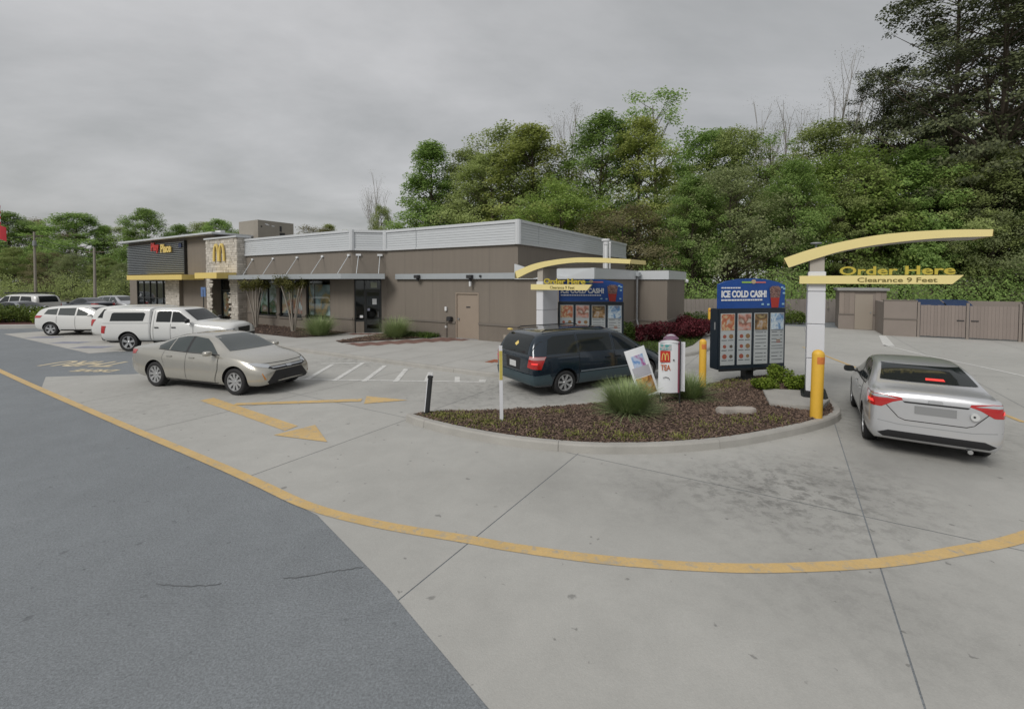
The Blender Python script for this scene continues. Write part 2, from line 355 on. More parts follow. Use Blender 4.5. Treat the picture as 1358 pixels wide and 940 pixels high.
# concrete parking stalls on the left
st = MB(); st.flat([W(13.4, -10.6), W(26.0, -10.6), W(26.0, -5.99), W(11.5, -5.99)], 0.005)
tag(st.build('parking_stalls', mat('stall_concrete', (0.42, 0.41, 0.385), 0.85, var=0.2, vscale=0.7)), kind='structure')
M['paint_blue'] = mat('blue_road_paint', (0.24, 0.25, 0.31), 0.8, var=0.5, vscale=1.5)
for s_ in (15.6, 18.4, 22.2):
    x, y = W(s_, -10.2); tag(MB().flat([(x-.5, y-.1), (x+.9, y-.1), (x+1.0, y+.5), (x-.4, y+.5)], 0.009).build('blue_stall_marking', M['paint_blue']), kind='structure')
for s_ in (14.0, 17.2, 20.4, 23.6):
    x, y = W(s_, -10.5); tag(MB().flat([(x, y), (x+4.6, y+.2), (x+4.6, y+.3), (x, y+.1)], 0.0085).build('white_stall_line', M['paint_white']), kind='structure')
# cracks and patches in the asphalt
M['crack'] = mat('asphalt_crack', (0.13, 0.138, 0.145), 0.9, var=.5, vscale=3)
rc = random.Random(3)
for pts, w in (([(-3.35, 4.17), (-3.0, 4.14), (-2.75, 4.17)], 0.010), ([(-2.2, 4.24), (-1.9, 4.31), (-1.7, 4.37), (-1.48, 4.42)], 0.011)):
    p2 = [(x + rc.uniform(-.012, .012), y + rc.uniform(-.012, .012)) for x, y in spline(pts, 7)]
    tag(strip(p2, w, 0.005, 'asphalt_crack', M['crack']), kind='structure')

# ------------------------------------------------------------------ kerb, sidewalk, beds
def kerb_run(path, w, z1, parent, step=3.0, m=None, z0=-0.01):
    """kerb stones along a path (path = toe, stones lie to its left), each its own part, with a sloped face and 8 mm joints"""
    P = np.array(path); seg = np.linalg.norm(np.diff(P, axis=0), axis=1); cum = np.concatenate([[0], np.cumsum(seg)])
    def at(d): return tuple(np.array((np.interp(d, cum, P[:, 0]), np.interp(d, cum, P[:, 1]))))
    n = max(1, round(cum[-1]/step)); L = cum[-1]/n
    for i in range(n):
        a, b = i*L+0.004, (i+1)*L-0.004; k = max(2, int(L/0.3)); pts = [at(a+(b-a)*j/k) for j in range(k+1)]
        ins = offset_path(pts, w); top = offset_path(pts, 0.03); top2 = offset_path(pts, 0.012); q = len(pts)
        v = [(x, y, z0) for x, y in pts] + [(x, y, z1-0.03) for x, y in top2] + [(x, y, z1) for x, y in top] + [(x, y, z1) for x, y in ins] + [(x, y, z0) for x, y in ins]
        f = [(r*q+j, r*q+j+1, (r+1)*q+j+1, (r+1)*q+j) for r in range(4) for j in range(q-1)]
        f += [tuple(r*q for r in range(5))[::-1], tuple(r*q+q-1 for r in range(5))]
        f = [t[::-1] for t in f]
        mesh_obj('kerb_stone', v, f, m or M['kerb'], parent)
KP = [W(44, -6.0), W(30, -6.0), W(20, -6.0), W(10, -6.0), W(4, -6.0), W(0, -6.0), W(-2.3, -6.0), (0.1, 13.2), (1.1, 13.75), (2.4, 14.75), (4.2, 15.9), (6.68, 17.06), (8.26, 18.72), (9.6, 21.0), (11.4, 24.6), (13.5, 29.5)]
KP = KP[:6] + spline(KP[6:], 6)
kb = thing('kerb', None, None); kb['kind'] = 'structure'
kerb_run(KP, 0.15, 0.13, kb, 3.0)
inner = offset_path(KP, 0.145)
tag(MB().prism(inner + [(10, 45), W(44, 18)], -0.02, 0.122).build('sidewalk', M['walk']), kind='structure')
# expansion joints of the walk
jm = mat('walk_joint', (0.20, 0.19, 0.175), 0.9)
for s in [1.6*k - 2.0 for k in range(0, 17)]:
    o = MB().flat([W(s-0.006, -5.84), W(s+0.006, -5.84), W(s+0.006, -3.6 if s > 2 else -0.1), W(s-0.006, -3.6 if s > 2 else -0.1)], 0.125).build('walk_joint', jm); tag(o, kind='structure')

def grass_blades(name, pts, m, h, w, lean, rs, parent=None, kind=None, zs=0.0):
    """many thin tapering blades in one mesh; pts = (x, y, z)"""
    v = []; f = []
    for x, y, z in pts:
        a = rs.uniform(0, 6.283); hh = h*rs.uniform(0.5, 1.15); ln = lean*rs.uniform(0.2, 1.2)*hh; ww = w*rs.uniform(0.7, 1.3)
        dx, dy = math.cos(a), math.sin(a); px, py = -dy*ww/2, dx*ww/2; o = len(v)
        v += [(x-px, y-py, z), (x+px, y+py, z), (x+dx*ln*.35+px*.8, y+dy*ln*.35+py*.8, z+hh*.6), (x+dx*ln*.35-px*.8, y+dy*ln*.35-py*.8, z+hh*.6), (x+dx*ln, y+dy*ln, z+hh)]
        f += [(o, o+1, o+2, o+3), (o+3, o+2, o+4)]
    ob = mesh_obj(name, v, f, m, parent)
    if kind: ob['kind'] = kind
    return ob
def rand_in(poly, n, rs):
    xs = [p[0] for p in poly]; ys = [p[1] for p in poly]; r = []
    while len(r) < n:
        x, y = rs.uniform(min(xs), max(xs)), rs.uniform(min(ys), max(ys))
        if inside(x, y, poly): r.append((x, y))
    return r
def chips(name, poly, n, z, m, rs, size=0.035, hump=None):
    """bark mulch: loose flat chips lying at all angles, one mesh"""
    v = []; f = []
    for x, y in rand_in(poly, n, rs):
        L = size*rs.uniform(.5, 1.6); w = L*rs.uniform(.25, .6); t = L*.16; a = rs.uniform(0, 6.28); tilt = rs.uniform(-.5, .5); zz = z + (hump(x, y) if hump else 0) + rs.uniform(0, .012)
        ca, sa = math.cos(a), math.sin(a); o = len(v)
        for sx, sy, sz in ((-1,-1,0),(1,-1,0),(1,1,0),(-1,1,0),(-.8,-.7,1),(.8,-.7,1),(.8,.7,1),(-.8,.7,1)):
            lx, ly = sx*L/2, sy*w/2; v.append((x+lx*ca-ly*sa, y+lx*sa+ly*ca, zz + lx*tilt + sz*t + abs(tilt)*L/2))
        f += [(o+4,o+5,o+6,o+7),(o,o+1,o+5,o+4),(o+1,o+2,o+6,o+5),(o+2,o+3,o+7,o+6),(o+3,o,o+4,o+7)]
    return tag(mesh_obj(name, v, f, m), kind='stuff')
def stuffmat(name, c1, c2, rough=0.9, sc=30.0):
    m = bpy.data.materials.new(name); m.use_nodes = True; nt = m.node_tree; b = nt.nodes['Principled BSDF']; b.inputs['Roughness'].default_value = rough; b.inputs['Specular IOR Level'].default_value = 0.25
    g = N(nt, 'ShaderNodeNewGeometry'); rp = N(nt, 'ShaderNodeValToRGB'); rp.color_ramp.elements[0].color = (*c1, 1); rp.color_ramp.elements[1].color = (*c2, 1)
    nt.links.new(g.outputs['Random Per Island'], rp.inputs[0]); nt.links.new(rp.outputs[0], b.inputs['Base Color']); return m
M['chips'] = stuffmat('mulch_chips', (0.045, 0.031, 0.024), (0.215, 0.15, 0.115))
M['weed'] = stuffmat('weeds', (0.10, 0.115, 0.03), (0.24, 0.235, 0.075))
M['turf'] = stuffmat('turf', (0.035, 0.07, 0.015), (0.10, 0.15, 0.03))
M['ornament'] = stuffmat('ornamental_grass', (0.15, 0.225, 0.08), (0.38, 0.45, 0.22))

rs = random.Random(11)
bed1 = [W(20, -1.0), W(19.6, -3.9), W(10.1, -3.9), W(9.7, -2.9), W(9.75, -1.1)]
bed2 = [W(7.9, -0.02), W(7.55, -1.6), W(7.35, -3.75), W(6.7, -3.95), W(4.35, -0.02)]
for nm, bd in (('planting_bed', bed1), ('planting_bed', bed2)):
    tag(MB().prism(bd, 0.10, 0.15).build(nm, M['mulch']), kind='structure')
    chips('mulch', bd, 1800, 0.15, M['chips'], rs, 0.06)
M['brick'] = mat('brick_paver', (0.19, 0.11, 0.09), 0.85, var=0.3, vscale=3, objvar=0.25)
def paver_field(name, poly, m, bw=0.4, bl=0.4):
    """clay pavers laid in the walk, joints recessed, each a part"""
    root = thing(name, None, None); root['kind'] = 'structure'
    tag(MB().prism(poly, 0.10, 0.126).build('paver_bedding', M['kerb'], root))
    S = [((x-BX)*UX+(y-BY)*UY, (x-BX)*VX+(y-BY)*VY) for x, y in poly]
    s0, s1 = min(p[0] for p in S), max(p[0] for p in S); v0, v1 = min(p[1] for p in S), max(p[1] for p in S)
    proto = None; i = 0; s = s0
    while s < s1:
        v = v0 + (bl/2 if i % 2 else 0)
        while v < v1:
            cx, cy = W(s+bw/2, v+bl/2)
            if all(inside(*W(s+a, v+b), poly) for a, b in ((0.02, 0.02), (bw-.02, 0.02), (bw-.02, bl-.02), (.02, bl-.02))):
                if proto is None: o = proto = MB().box(-bw/2+.006, bw/2-.006, -bl/2+.006, bl/2-.006, 0.11, 0.133).build('paver', m, root)
                else: o = proto.copy(); COL.objects.link(o)
                o.location = (cx, cy, RND.uniform(-.001, .001)); o.rotation_euler = (0, 0, BA)
            v += bl
        s += bw; i += 1
paver_field('brick_path', [W(6.55, -4.0), W(5.1, -4.35), W(2.15, -0.02), W(4.2, -0.02)], M['brick'], 0.42, 0.21)
paver_field('brick_threshold', [W(9.55, -1.3), W(9.1, -2.0), W(7.5, -0.75), W(8.0, -0.15)], M['brick'], 0.3, 0.15)
paver_field('brick_ramp', [W(-0.7, -4.7), W(-1.9, -4.5), W(-3.2, -4.0), W(-2.0, -3.2)], mat('orange_paver', (0.30, 0.10, 0.05), 0.85, var=0.2, objvar=0.15), 0.3, 0.3)
# grassy verge on the corner of the lot beside the side wall
verge = [(0.9, 14.6), (2.1, 15.4), (4.0, 16.5), (6.35, 17.6), (7.7, 19.2), (9.2, 21.8), (10.9, 25.2), (12.6, 29.5), (8.5, 30.5), W(-5.0, 6), W(-3.5, 0), W(-1.5, -0.6), (0.8, 16.6)]
tag(MB().prism(verge, 0.09, 0.14).build('lawn', M['soil_grass']), kind='structure')
grass_blades('lawn_grass', [(x, y, 0.14) for x, y in rand_in(verge, 9000, rs)], M['turf'], 0.10, 0.022, 0.6, rs, kind='stuff')

# the drive-through island
isl = [(-2.12, 9.06), (-1.26, 8.38), (-0.18, 7.79), (0.77, 7.48), (1.44, 7.37), (2.51, 7.40), (3.73, 7.65), (4.86, 8.1), (5.91, 8.61), (6.72, 9.17), (7.12, 9.75), (7.4, 10.4), (7.95, 11.5), (8.25, 12.4), (7.85, 13.0), (7.0, 13.0), (6.0, 12.6), (4.86, 11.75), (3.4, 10.85), (2.0, 10.2), (1.0, 9.9), (-0.22, 9.6), (-1.6, 9.5), (-2.05, 9.32)]
ISL = spline(isl, 6, True)
ik = thing('island_kerb', None, None); ik['kind'] = 'structure'
ring = ISL[18:] + ISL[:19]
kerb_run(ring, 0.15, 0.15, ik, 2.7)
isl_in = offset_path(ISL, 0.145, True)
def hump(x, y):
    d = min((x-a)**2+(y-b)**2 for a, b in isl_in[::3])**0.5
    return 0.05*min(1, d/0.8)
bm = bmesh.new(); f0 = bm.faces.new([bm.verts.new((x, y, 0.13)) for x, y in isl_in]); bmesh.ops.triangulate(bm, faces=[f0])
for k in range(-8, 24): bmesh.ops.bisect_plane(bm, geom=bm.verts[:]+bm.edges[:]+bm.faces[:], plane_co=(k*.5, 0, 0), plane_no=(1, 0, 0))
for k in range(14, 27): bmesh.ops.bisect_plane(bm, geom=bm.verts[:]+bm.edges[:]+bm.faces[:], plane_co=(0, k*.5, 0), plane_no=(0, 1, 0))
bmesh.ops.recalc_face_normals(bm, faces=bm.faces)
for p in bm.verts: p.co.z = 0.13 + hump(p.co.x, p.co.y)
me = bpy.data.meshes.new('island_bed'); bm.to_mesh(me); bm.free(); me.materials.append(M['mulch'])
ib = bpy.data.objects.new('island_bed', me); COL.objects.link(ib); tag(ib, kind='structure')
chips('mulch', isl_in, 24000, 0.133, M['chips'], rs, 0.038, hump)
# weeds: patches along the near edge and at the tip
wp = []
for cx, cy, r, n in ((-1.4, 9.05, .35, 500), (-0.9, 8.85, .35, 500), (-0.5, 8.55, .4, 500), (0.1, 8.5, .35, 260), (1.1, 7.85, .3, 240), (0.5, 7.95, .25, 150), (1.9, 7.8, .3, 260), (2.2, 7.75, .25, 160), (2.9, 7.75, .3, 220), (3.6, 8.3, .4, 220), (1.7, 8.35, .2, 120), (4.4, 8.6, .3, 160), (5.1, 8.75, .3, 160), (5.3, 11.6, .5, 700), (6.0, 12.2, .4, 500), (0.9, 9.2, .25, 120)):
    for _ in range(n):
        a = rs.uniform(0, 6.28); q = r*abs(rs.gauss(0, .7)); x, y = cx+q*math.cos(a)*1.4, cy+q*math.sin(a)
        if inside(x, y, isl_in): wp.append((x, y, 0.13+hump(x, y)))
grass_blades('weeds', wp, M['weed'], 0.055, 0.02, 0.9, rs, kind='stuff')
# ------------------------------------------------------------------ the restaurant
M['stucco'] = mat('taupe_stucco', (0.200, 0.174, 0.146), 0.9, streak=0.13, var=0.10, vscale=0.6, fine=0.08, fscale=60, bump=0.15, bscale=80)
M['stucco_low'] = mat('taupe_block', (0.180, 0.155, 0.130), 0.92, streak=0.12, var=0.14, vscale=1.2, fine=0.12, fscale=45, bump=0.3, bscale=50)
M['ledge'] = mat('taupe_ledge', (0.17, 0.15, 0.13), 0.85, var=0.1)
M['fascia'] = mat('fascia_metal', (0.585, 0.61, 0.63), 0.4, metal=0.15, var=0.06, vscale=1.0, objvar=0.02)
M['coping'] = mat('coping_metal', (0.62, 0.64, 0.66), 0.4, metal=0.2, var=0.05)
M['band'] = mat('band_metal', (0.40, 0.43, 0.45), 0.4, metal=0.2, var=0.08)
M['roofing'] = mat('roof_membrane', (0.30, 0.30, 0.29), 0.9, var=0.2)
M['tan_door'] = mat('tan_door_paint', (0.30, 0.245, 0.195), 0.6, var=0.06)
M['frame_dark'] = mat('dark_bronze_frame', (0.018, 0.02, 0.02), 0.4)
M['canopy_yellow'] = mat('yellow_canopy', (0.74, 0.57, 0.18), 0.5, var=0.06)
M['interior'] = mat('dim_interior', (0.12, 0.10, 0.08), 0.9)
def glassmat(name, tint=(0.8, 0.85, 0.85), base=0.05):
    m = bpy.data.materials.new(name); m.use_nodes = True; nt = m.node_tree; nt.nodes.clear(); o = N(nt, 'ShaderNodeOutputMaterial')
    t = N(nt, 'ShaderNodeBsdfTransparent', inp={'Color': (*tint, 1)}); g = N(nt, 'ShaderNodeBsdfGlossy', inp={'Color': (1, 1, 1, 1), 'Roughness': 0.03})
    fr = N(nt, 'ShaderNodeLayerWeight', inp={'Blend': 0.5}); pw = N(nt, 'ShaderNodeMath', operation='POWER'); nt.links.new(fr.outputs['Facing'], pw.inputs[0]); pw.inputs[1].default_value = 4.0; ad = N(nt, 'ShaderNodeMath', operation='ADD', use_clamp=True); ad.inputs[1].default_value = base; nt.links.new(pw.outputs[0], ad.inputs[0])
    mx = N(nt, 'ShaderNodeMixShader'); nt.links.new(ad.outputs[0], mx.inputs[0]); nt.links.new(t.outputs[0], mx.inputs[1]); nt.links.new(g.outputs[0], mx.inputs[2]); nt.links.new(mx.outputs[0], o.inputs[0]); return m
M['shopglass'] = glassmat('shop_glass')
def blotch(name, cols, sc=3.0, rough=0.5, seed=0.0):
    """printed picture: soft colour patches"""
    m = bpy.data.materials.new(name); m.use_nodes = True; nt = m.node_tree; b = nt.nodes['Principled BSDF']; b.inputs['Roughness'].default_value = rough
    tcn = N(nt, 'ShaderNodeTexCoord'); mpn = N(nt, 'ShaderNodeMapping', inp={'Location': (seed*3.1, seed*1.7, seed)}); nt.links.new(tcn.outputs['Object'], mpn.inputs[0])
    n1 = N(nt, 'ShaderNodeTexNoise', inp={'Scale': sc, 'Detail': 2.0, 'Roughness': 0.5, 'Distortion': 0.4}); nt.links.new(mpn.outputs[0], n1.inputs['Vector'])
    r = N(nt, 'ShaderNodeValToRGB'); r.color_ramp.interpolation = 'LINEAR'
    while len(r.color_ramp.elements) < len(cols): r.color_ramp.elements.new(0.5)
    for i, c in enumerate(cols): r.color_ramp.elements[i].position = 0.3 + 0.4*i/(len(cols)-1); r.color_ramp.elements[i].color = (*c, 1)
    nt.links.new(n1.outputs[0], r.inputs[0]); nt.links.new(r.outputs[0], b.inputs['Base Color']); return m

bld = thing('restaurant_building', 'long taupe fast-food restaurant with light grey metal fascia, stone portal and yellow canopies', 'restaurant', (BX, BY, 0), BA)
def frame2(p0, p1, flip=False):
    """local frame of a wall line p0 -> p1: along, outward"""
    p0, p1 = Vector((*p0, 0)), Vector((*p1, 0)); d = (p1-p0); L = d.length; d.normalize(); n = Vector((-d.y, d.x, 0)) * (-1 if flip else 1); return p0, d, n, L
def wallbox(mb, fr, a0, a1, n0, n1, z0, z1):
    p0, d, n, L = fr; P = lambda a, b, z: tuple(p0 + d*a + n*b + Vector((0, 0, z)))
    v = [P(a0,n0,z0),P(a1,n0,z0),P(a1,n1,z0),P(a0,n1,z0),P(a0,n0,z1),P(a1,n0,z1),P(a1,n1,z1),P(a0,n1,z1)]
    mb.add(v, [(0,3,2,1),(4,5,6,7),(0,1,5,4),(1,2,6,5),(2,3,7,6),(3,0,4,7)] if d.cross(n).z > 0 else [(0,1,2,3),(7,6,5,4),(4,5,1,0),(5,6,2,1),(6,7,3,2),(7,4,0,3)])
def wall(fr, z0, z1, m, ops=(), t=0.2, name='wall', n1=0.0):
    L = fr[3]; mb = MB(); xs = sorted({0, L, *[o[0] for o in ops], *[o[1] for o in ops]}); zs = sorted({z0, z1, *[max(z0, min(z1, o[2])) for o in ops], *[max(z0, min(z1, o[3])) for o in ops]})
    for i in range(len(xs)-1):
        run = None
        for j in range(len(zs)-1):
            cx, cz = (xs[i]+xs[i+1])/2, (zs[j]+zs[j+1])/2
            hole = any(o[0] < cx < o[1] and o[2] < cz < o[3] for o in ops)
            if not hole:
                if run is None: run = zs[j]
                if j == len(zs)-2: wallbox(mb, fr, xs[i], xs[i+1], -t+n1, n1, run, zs[j+1])
            elif run is not None: wallbox(mb, fr, xs[i], xs[i+1], -t+n1, n1, run, zs[j]); run = None
    return mb.build(name, m, bld)
FR = frame2((0, 0), (8.16, 0)); FC = frame2((8.16, 0), (9.40, 1.16)); FL = frame2((9.40, 1.16), (20.4, 1.16)); FP = frame2((23.5, 1.16), (37.8, 1.16)); FS = frame2((0, -15.2), (0, -.2))
LZ = 0.84
def lower_and_ledge(fr, ops=(), a0=0, a1=None):
    wall(fr, -0.02, LZ, M['stucco_low'], ops, 0.22, 'lower_wall', 0.02)
    xs = [a0] + sorted(sum([[o[0], o[1]] for o in ops if o[2] < LZ], [])) + [a1 if a1 is not None else fr[3]]
    for i in range(0, len(xs), 2):
        if xs[i+1]-xs[i] > 0.05:
            mb = MB(); wallbox(mb, fr, xs[i], xs[i+1], 0.0, 0.06, LZ, LZ+0.09); mb.build('ledge', M['ledge'], bld)
# front wall, right half, with the service door
D0, D1 = 2.10, 3.46
wall(FR, LZ, 4.49, M['stucco'], [(D0, D1, -1, 2.31)]); lower_and_ledge(FR, [(D0, D1, -1, 2.31)])
for a in (6.78, 4.9, 1.5):   # control joints of the stucco
    mb = MB(); wallbox(mb, FR, a-.012, a+.012, 0.0, 0.004, LZ+.09, 2.95); wallbox(mb, FR, a-.012, a+.012, 0.0, 0.004, 3.22, 4.47); mb.build('control_joint', M['ledge'], bld)
dr = MB(); wallbox(dr, FR, D0+.06, D1-.06, -.10, -.04, 0.15, 2.25); dr = dr.build('service_door', M['tan_door'], bld)
mb = MB(); wallbox(mb, FR, D0, D0+.06, -.16, .015, 0.12, 2.31); wallbox(mb, FR, D1-.06, D1, -.16, .015, 0.12, 2.31); wallbox(mb, FR, D0+.06, D1-.06, -.16, .015, 2.25, 2.31); mb.build('door_frame', M['tan_door'], dr)
mb = MB(); wallbox(mb, FR, D0+.04, D1-.04, -.12, .03, 0.10, 0.15); mb.build('door_threshold', M['grey'], dr)
mb = MB(); wallbox(mb, FR, 2.62, 2.86, -.04, -.03, 1.60, 1.66); mb.build('door_plate', M['dark'], dr)
mb = MB(); wallbox(mb, FR, D1-.20, D1-.13, -.04, .03, 1.02, 1.10); mb.build('door_handle', M['grey'], dr)
# entrance in the chamfered corner
e0, e1 = 0.24, 1.62
wall(FC, LZ, 4.49, M['stucco'], [(e0, e1, -1, 2.96)]); lower_and_ledge(FC, [(e0, e1, -1, 2.96)])
ed = MB()
for a0_, a1_, z0_, z1_ in ((e0, e0+.06, .1, 2.96), (1.08, 1.14, .1, 2.96), (e1-.06, e1, .1, 2.96), (e0+.06, 1.08, 2.88, 2.96), (e0+.06, 1.08, 2.28, 2.36), (e0+.06, 1.08, .1, .32), (e0+.06, e0+.13, .32, 2.28), (1.0, 1.08, .32, 2.28), (1.14, e1-.06, 2.88, 2.96), (1.14, e1-.06, .72, .80)):
    wallbox(ed, FC, a0_, a1_, -.13, -.05, z0_, z1_)
ed = ed.build('entrance_door', M['frame_dark'], bld)
for a0_, a1_, z0_, z1_ in ((e0+.13, 1.0, .32, 2.28), (e0+.06, 1.08, 2.36, 2.88), (1.14, e1-.06, .80, 2.88)):
    mb = MB(); wallbox(mb, FC, a0_, a1_, -.10, -.085, z0_, z1_); mb.build('pane', M['shopglass'], ed)
mb = MB(); wallbox(mb, FC, 1.14, e1-.06, -.16, -.02, .1, .72); mb.build('sidelight_base', M['stucco_low'], ed)
mb = MB(); wallbox(mb, FC, .50, .72, -.085, -.075, 1.62, 1.92); mb.build('door_notice', M['white'], ed)
mb = MB(); wallbox(mb, FC, .85, .97, -.085, -.075, 1.28, 1.42); mb.build('access_sticker', M['paint_blue'], ed)
mb = MB(); wallbox(mb, FC, .48, .80, -.085, -.075, 2.50, 2.80); mb.build('hours_notice', mat('notice_print', (.35, .38, .3), .6), ed)
mb = MB(); wallbox(mb, FC, 1.20, 1.36, -.085, -.075, .92, 1.05); mb.build('sidelight_sticker', M['white'], ed)
mb = MB().tube([tuple(FC[0]+FC[1]*.42+FC[2]*.02+Vector((0,0,z))) for z in (.95, 1.25)], .015); mb.build('pull_handle', M['grey'], ed)
# front wall, left half, with three shop windows
WIN = [(11.24-9.4, 13.39-9.4), (13.76-9.4, 16.0-9.4), (16.3-9.4, 18.31-9.4)]
wall(FL, LZ, 4.49, M['stucco'], [(a, b, .72, 2.93) for a, b in WIN]); lower_and_ledge(FL, [(a, b, .72, 2.93) for a, b in WIN])
PC = [[(.7,.75,.78), (.35,.42,.45), (.6,.34,.10), (.10,.13,.10), (.75,.8,.82)], [(.75,.78,.8), (.5,.16,.08), (.65,.48,.3), (.12,.16,.22), (.8,.84,.88)], [(.8,.76,.76), (.42,.22,.2), (.10,.16,.10), (.76,.76,.78), (.3,.24,.2)]]
for k, (a, b) in enumerate(WIN):
    w = MB()
    for q in ((a, a+.07, .72, 2.93), (b-.07, b, .72, 2.93), (a+.07, b-.07, 2.85, 2.93), (a+.07, b-.07, .72, .80)): wallbox(w, FL, q[0], q[1], -.14, -.04, q[2], q[3])
    if k == 2: wallbox(w, FL, (a+b)/2-.03, (a+b)/2+.03, -.14, -.04, .80, 2.85)
    w = w.build('window', M['frame_dark'], bld)
    mb = MB(); wallbox(mb, FL, a+.07, b-.07, -.10, -.09, .80, 2.85); mb.build('pane', M['shopglass'], w)
    mb = MB(); wallbox(mb, FL, a-.03, b+.03, -.05, .07, .64, .715); mb.build('sill', M['ledge'], w)
    mb = MB(); 
    for (p, q) in (((.0, .46), (.5, 1.0)) if k else ((.0, .70), (.76, 1.0))): wallbox(mb, FL, a+.1+(b-a-.2)*p, a+.1+(b-a-.2)*q, -.125, -.115, .95, 2.65)
    mb.build('window_poster', blotch('window_print', PC[k], .95, .5, k+.4), w)
# stone portal
rs = random.Random(5)
M['stone'] = stuffmat('ledge_stone', (0.43, 0.40, 0.35), (0.64, 0.60, 0.54), 0.9)
def stones(name, x0, x1, z0, z1, y, holes=(), parent=None, side=None):
    """dry-laid ledge stone: rows of proud, uneven stones over a backing"""
    mb = MB(); z = z0
    while z < z1-.02:
        h = min(rs.choice((.09, .12, .16)), z1-z); x = x0
        while x < x1-.02:
            w = min(rs.uniform(.18, .55), x1-x); c = (x+w/2, z+h/2)
            if not any(hx0 < c[0] < hx1 and hz0 < c[1] < hz1 for hx0, hx1, hz0, hz1 in holes):
                p = rs.uniform(.015, .04)
                if side is None: mb.box(x+.008, x+w-.008, y-.03, y+p, z+.006, z+h-.006)
                else: mb.box(side-p, side+.03, x+.008, x+w-.008, z+.006, z+h-.006)
            x += w
        z += h
    o = mb.build(name, M['stone'], parent); o['kind'] = 'stuff'; return o
pt = MB(); pt.box(19.6, 20.52, .9, 1.69, 0, 5.62); pt.box(22.9, 23.5, .9, 1.69, 0, 5.62); pt.box(20.52, 22.9, .9, 1.69, 3.0, 5.62)
pt = pt.build('stone_portal', M['stucco_low'], bld)
stones('ledge_stones', 19.6, 23.5, 0, 5.62, 1.69, [(20.52, 22.9, 0, 3.0)], pt)
stones('ledge_stones', 1.0, 1.69, 0, 5.62, 0, (), pt, side=19.6)
MB().box(19.5, 23.6, .85, 1.8, 5.62, 5.72).build('portal_cap', M['coping'], pt)
pd = MB()
for q in ((20.52, 20.6, .1, 3.0), (21.65, 21.75, .1, 2.9), (22.82, 22.9, .1, 3.0), (20.6, 22.82, 2.9, 3.0), (20.6, 22.82, 2.2, 2.28), (20.6, 22.82, .1, .3)): pd.box(q[0], q[1], 1.0, 1.1, q[2], q[3])
pd = pd.build('portal_door', M['frame_dark'], bld)
for q in ((20.6, 21.65, .3, 2.2), (21.75, 22.82, .3, 2.2), (20.6, 22.82, 2.28, 2.9)): MB().box(q[0], q[1], 1.05, 1.06, q[2], q[3]).build('pane', M['shopglass'], pd)
MB().box(20.9, 21.1, 1.02, 1.04, 1.1, 2.0).build('door_notice', M['white'], pd)
MB().box(21.95, 22.7, 1.03, 1.04, .5, 2.1).build('door_poster', blotch('door_print', PC[1], 1.5, .5, 5), pd)
# golden double-arch emblem on the stone
em = thing('emblem_anchor', None, None); bpy.data.objects.remove(em)
mb = MB()
for cx in (21.95, 21.25):
    n = 14; o_, i_ = [], []
    for k in range(n+1):
        a = math.pi*k/n; o_.append((cx+.36*math.cos(a), 4.15+1.15*math.sin(a)**.8)); i_.append((cx+.22*math.cos(a), 4.15+1.02*math.sin(a)**.8))
    v = [(x, 1.86, z) for x, z in o_]+[(x, 1.86, z) for x, z in i_]+[(x, 1.77, z) for x, z in o_]+[(x, 1.77, z) for x, z in i_]; q = n+1
    mb.add(v, [(k, k+1, q+k+1, q+k) for k in range(n)] + [(k+1, k, 2*q+k, 2*q+k+1) for k in range(n)] + [(q+k, q+k+1, 3*q+k+1, 3*q+k) for k in range(n)] + [(0, q, 3*q, 2*q), (q+n, n, 2*q+n, 3*q+n)])
mb.build('arch_emblem', M['canopy_yellow'], bld)
# left block with louvred screen
ops = [(30.5-23.5, 36.4-23.5, .3, 2.92)]
wall(FP, LZ, 6.0, M['stucco'], ops); lower_and_ledge(FP, ops, a0=0)
MB().box(23.5, 23.7, -12, 1.0, 4.5, 6.0).build('wall', M['stucco'], bld)
lw = MB()
for k in range(6): lw.box(30.5+k*1.18-.035 if k else 30.5, min(30.5+k*1.18+.035, 36.4), 1.02, 1.12, .3, 2.92)
lw.box(30.54, 36.36, 1.02, 1.11, 2.84, 2.92); lw.box(30.54, 36.36, 1.02, 1.11, .3, .38); lw.box(30.54, 36.36, 1.02, 1.11, 1.5, 1.56)
lw = lw.build('window', M['frame_dark'], bld)
for k in range(5): MB().box(30.535+k*1.18, 31.645+k*1.18, 1.06, 1.07, .38, 2.84).build('pane', M['shopglass'], lw)
MB().box(30.7, 31.5, 1.03, 1.04, .9, 2.6).build('window_poster', blotch('red_print', [(.5,.05,.04), (.5,.1,.08), (.6,.5,.45), (.45,.04,.04)], 1.4, .5, 2), lw)
sp_ = MB().box(28.2, 30.45, 1.17, 1.40, 0, 2.93).build('stone_pier', M['stucco_low'], bld); stones('ledge_stones', 28.2, 30.45, 0, 2.93, 1.40, (), sp_)
ls = MB().box(27.55, 37.75, 1.165, 1.22, 3.40, 5.80).build('louvre_screen', M['dark'], bld)
MB().box(27.42, 27.54, 1.165, 1.36, 3.36, 5.84).build('screen_post', M['frame_dark'], ls)
sl = None
for k in range(17):
    z = 3.46+k*.14
    if sl is None: sl = MB().add([(27.56, 1.225, -.045), (37.74, 1.225, -.045), (37.74, 1.33, .02), (27.56, 1.33, .02), (27.56, 1.225, -.02), (37.74, 1.225, -.02), (37.74, 1.33, .045), (27.56, 1.33, .045)], [(0,3,2,1),(4,5,6,7),(0,1,5,4),(1,2,6,5),(2,3,7,6),(3,0,4,7)]).build('slat', M['band'], ls); o = sl
    else: o = sl.copy(); COL.objects.link(o)
    o.location = (0, 0, z)
MB().box(22.6, 38.2, -12, 1.75, 6.02, 6.14).build('eave', M['coping'], bld)
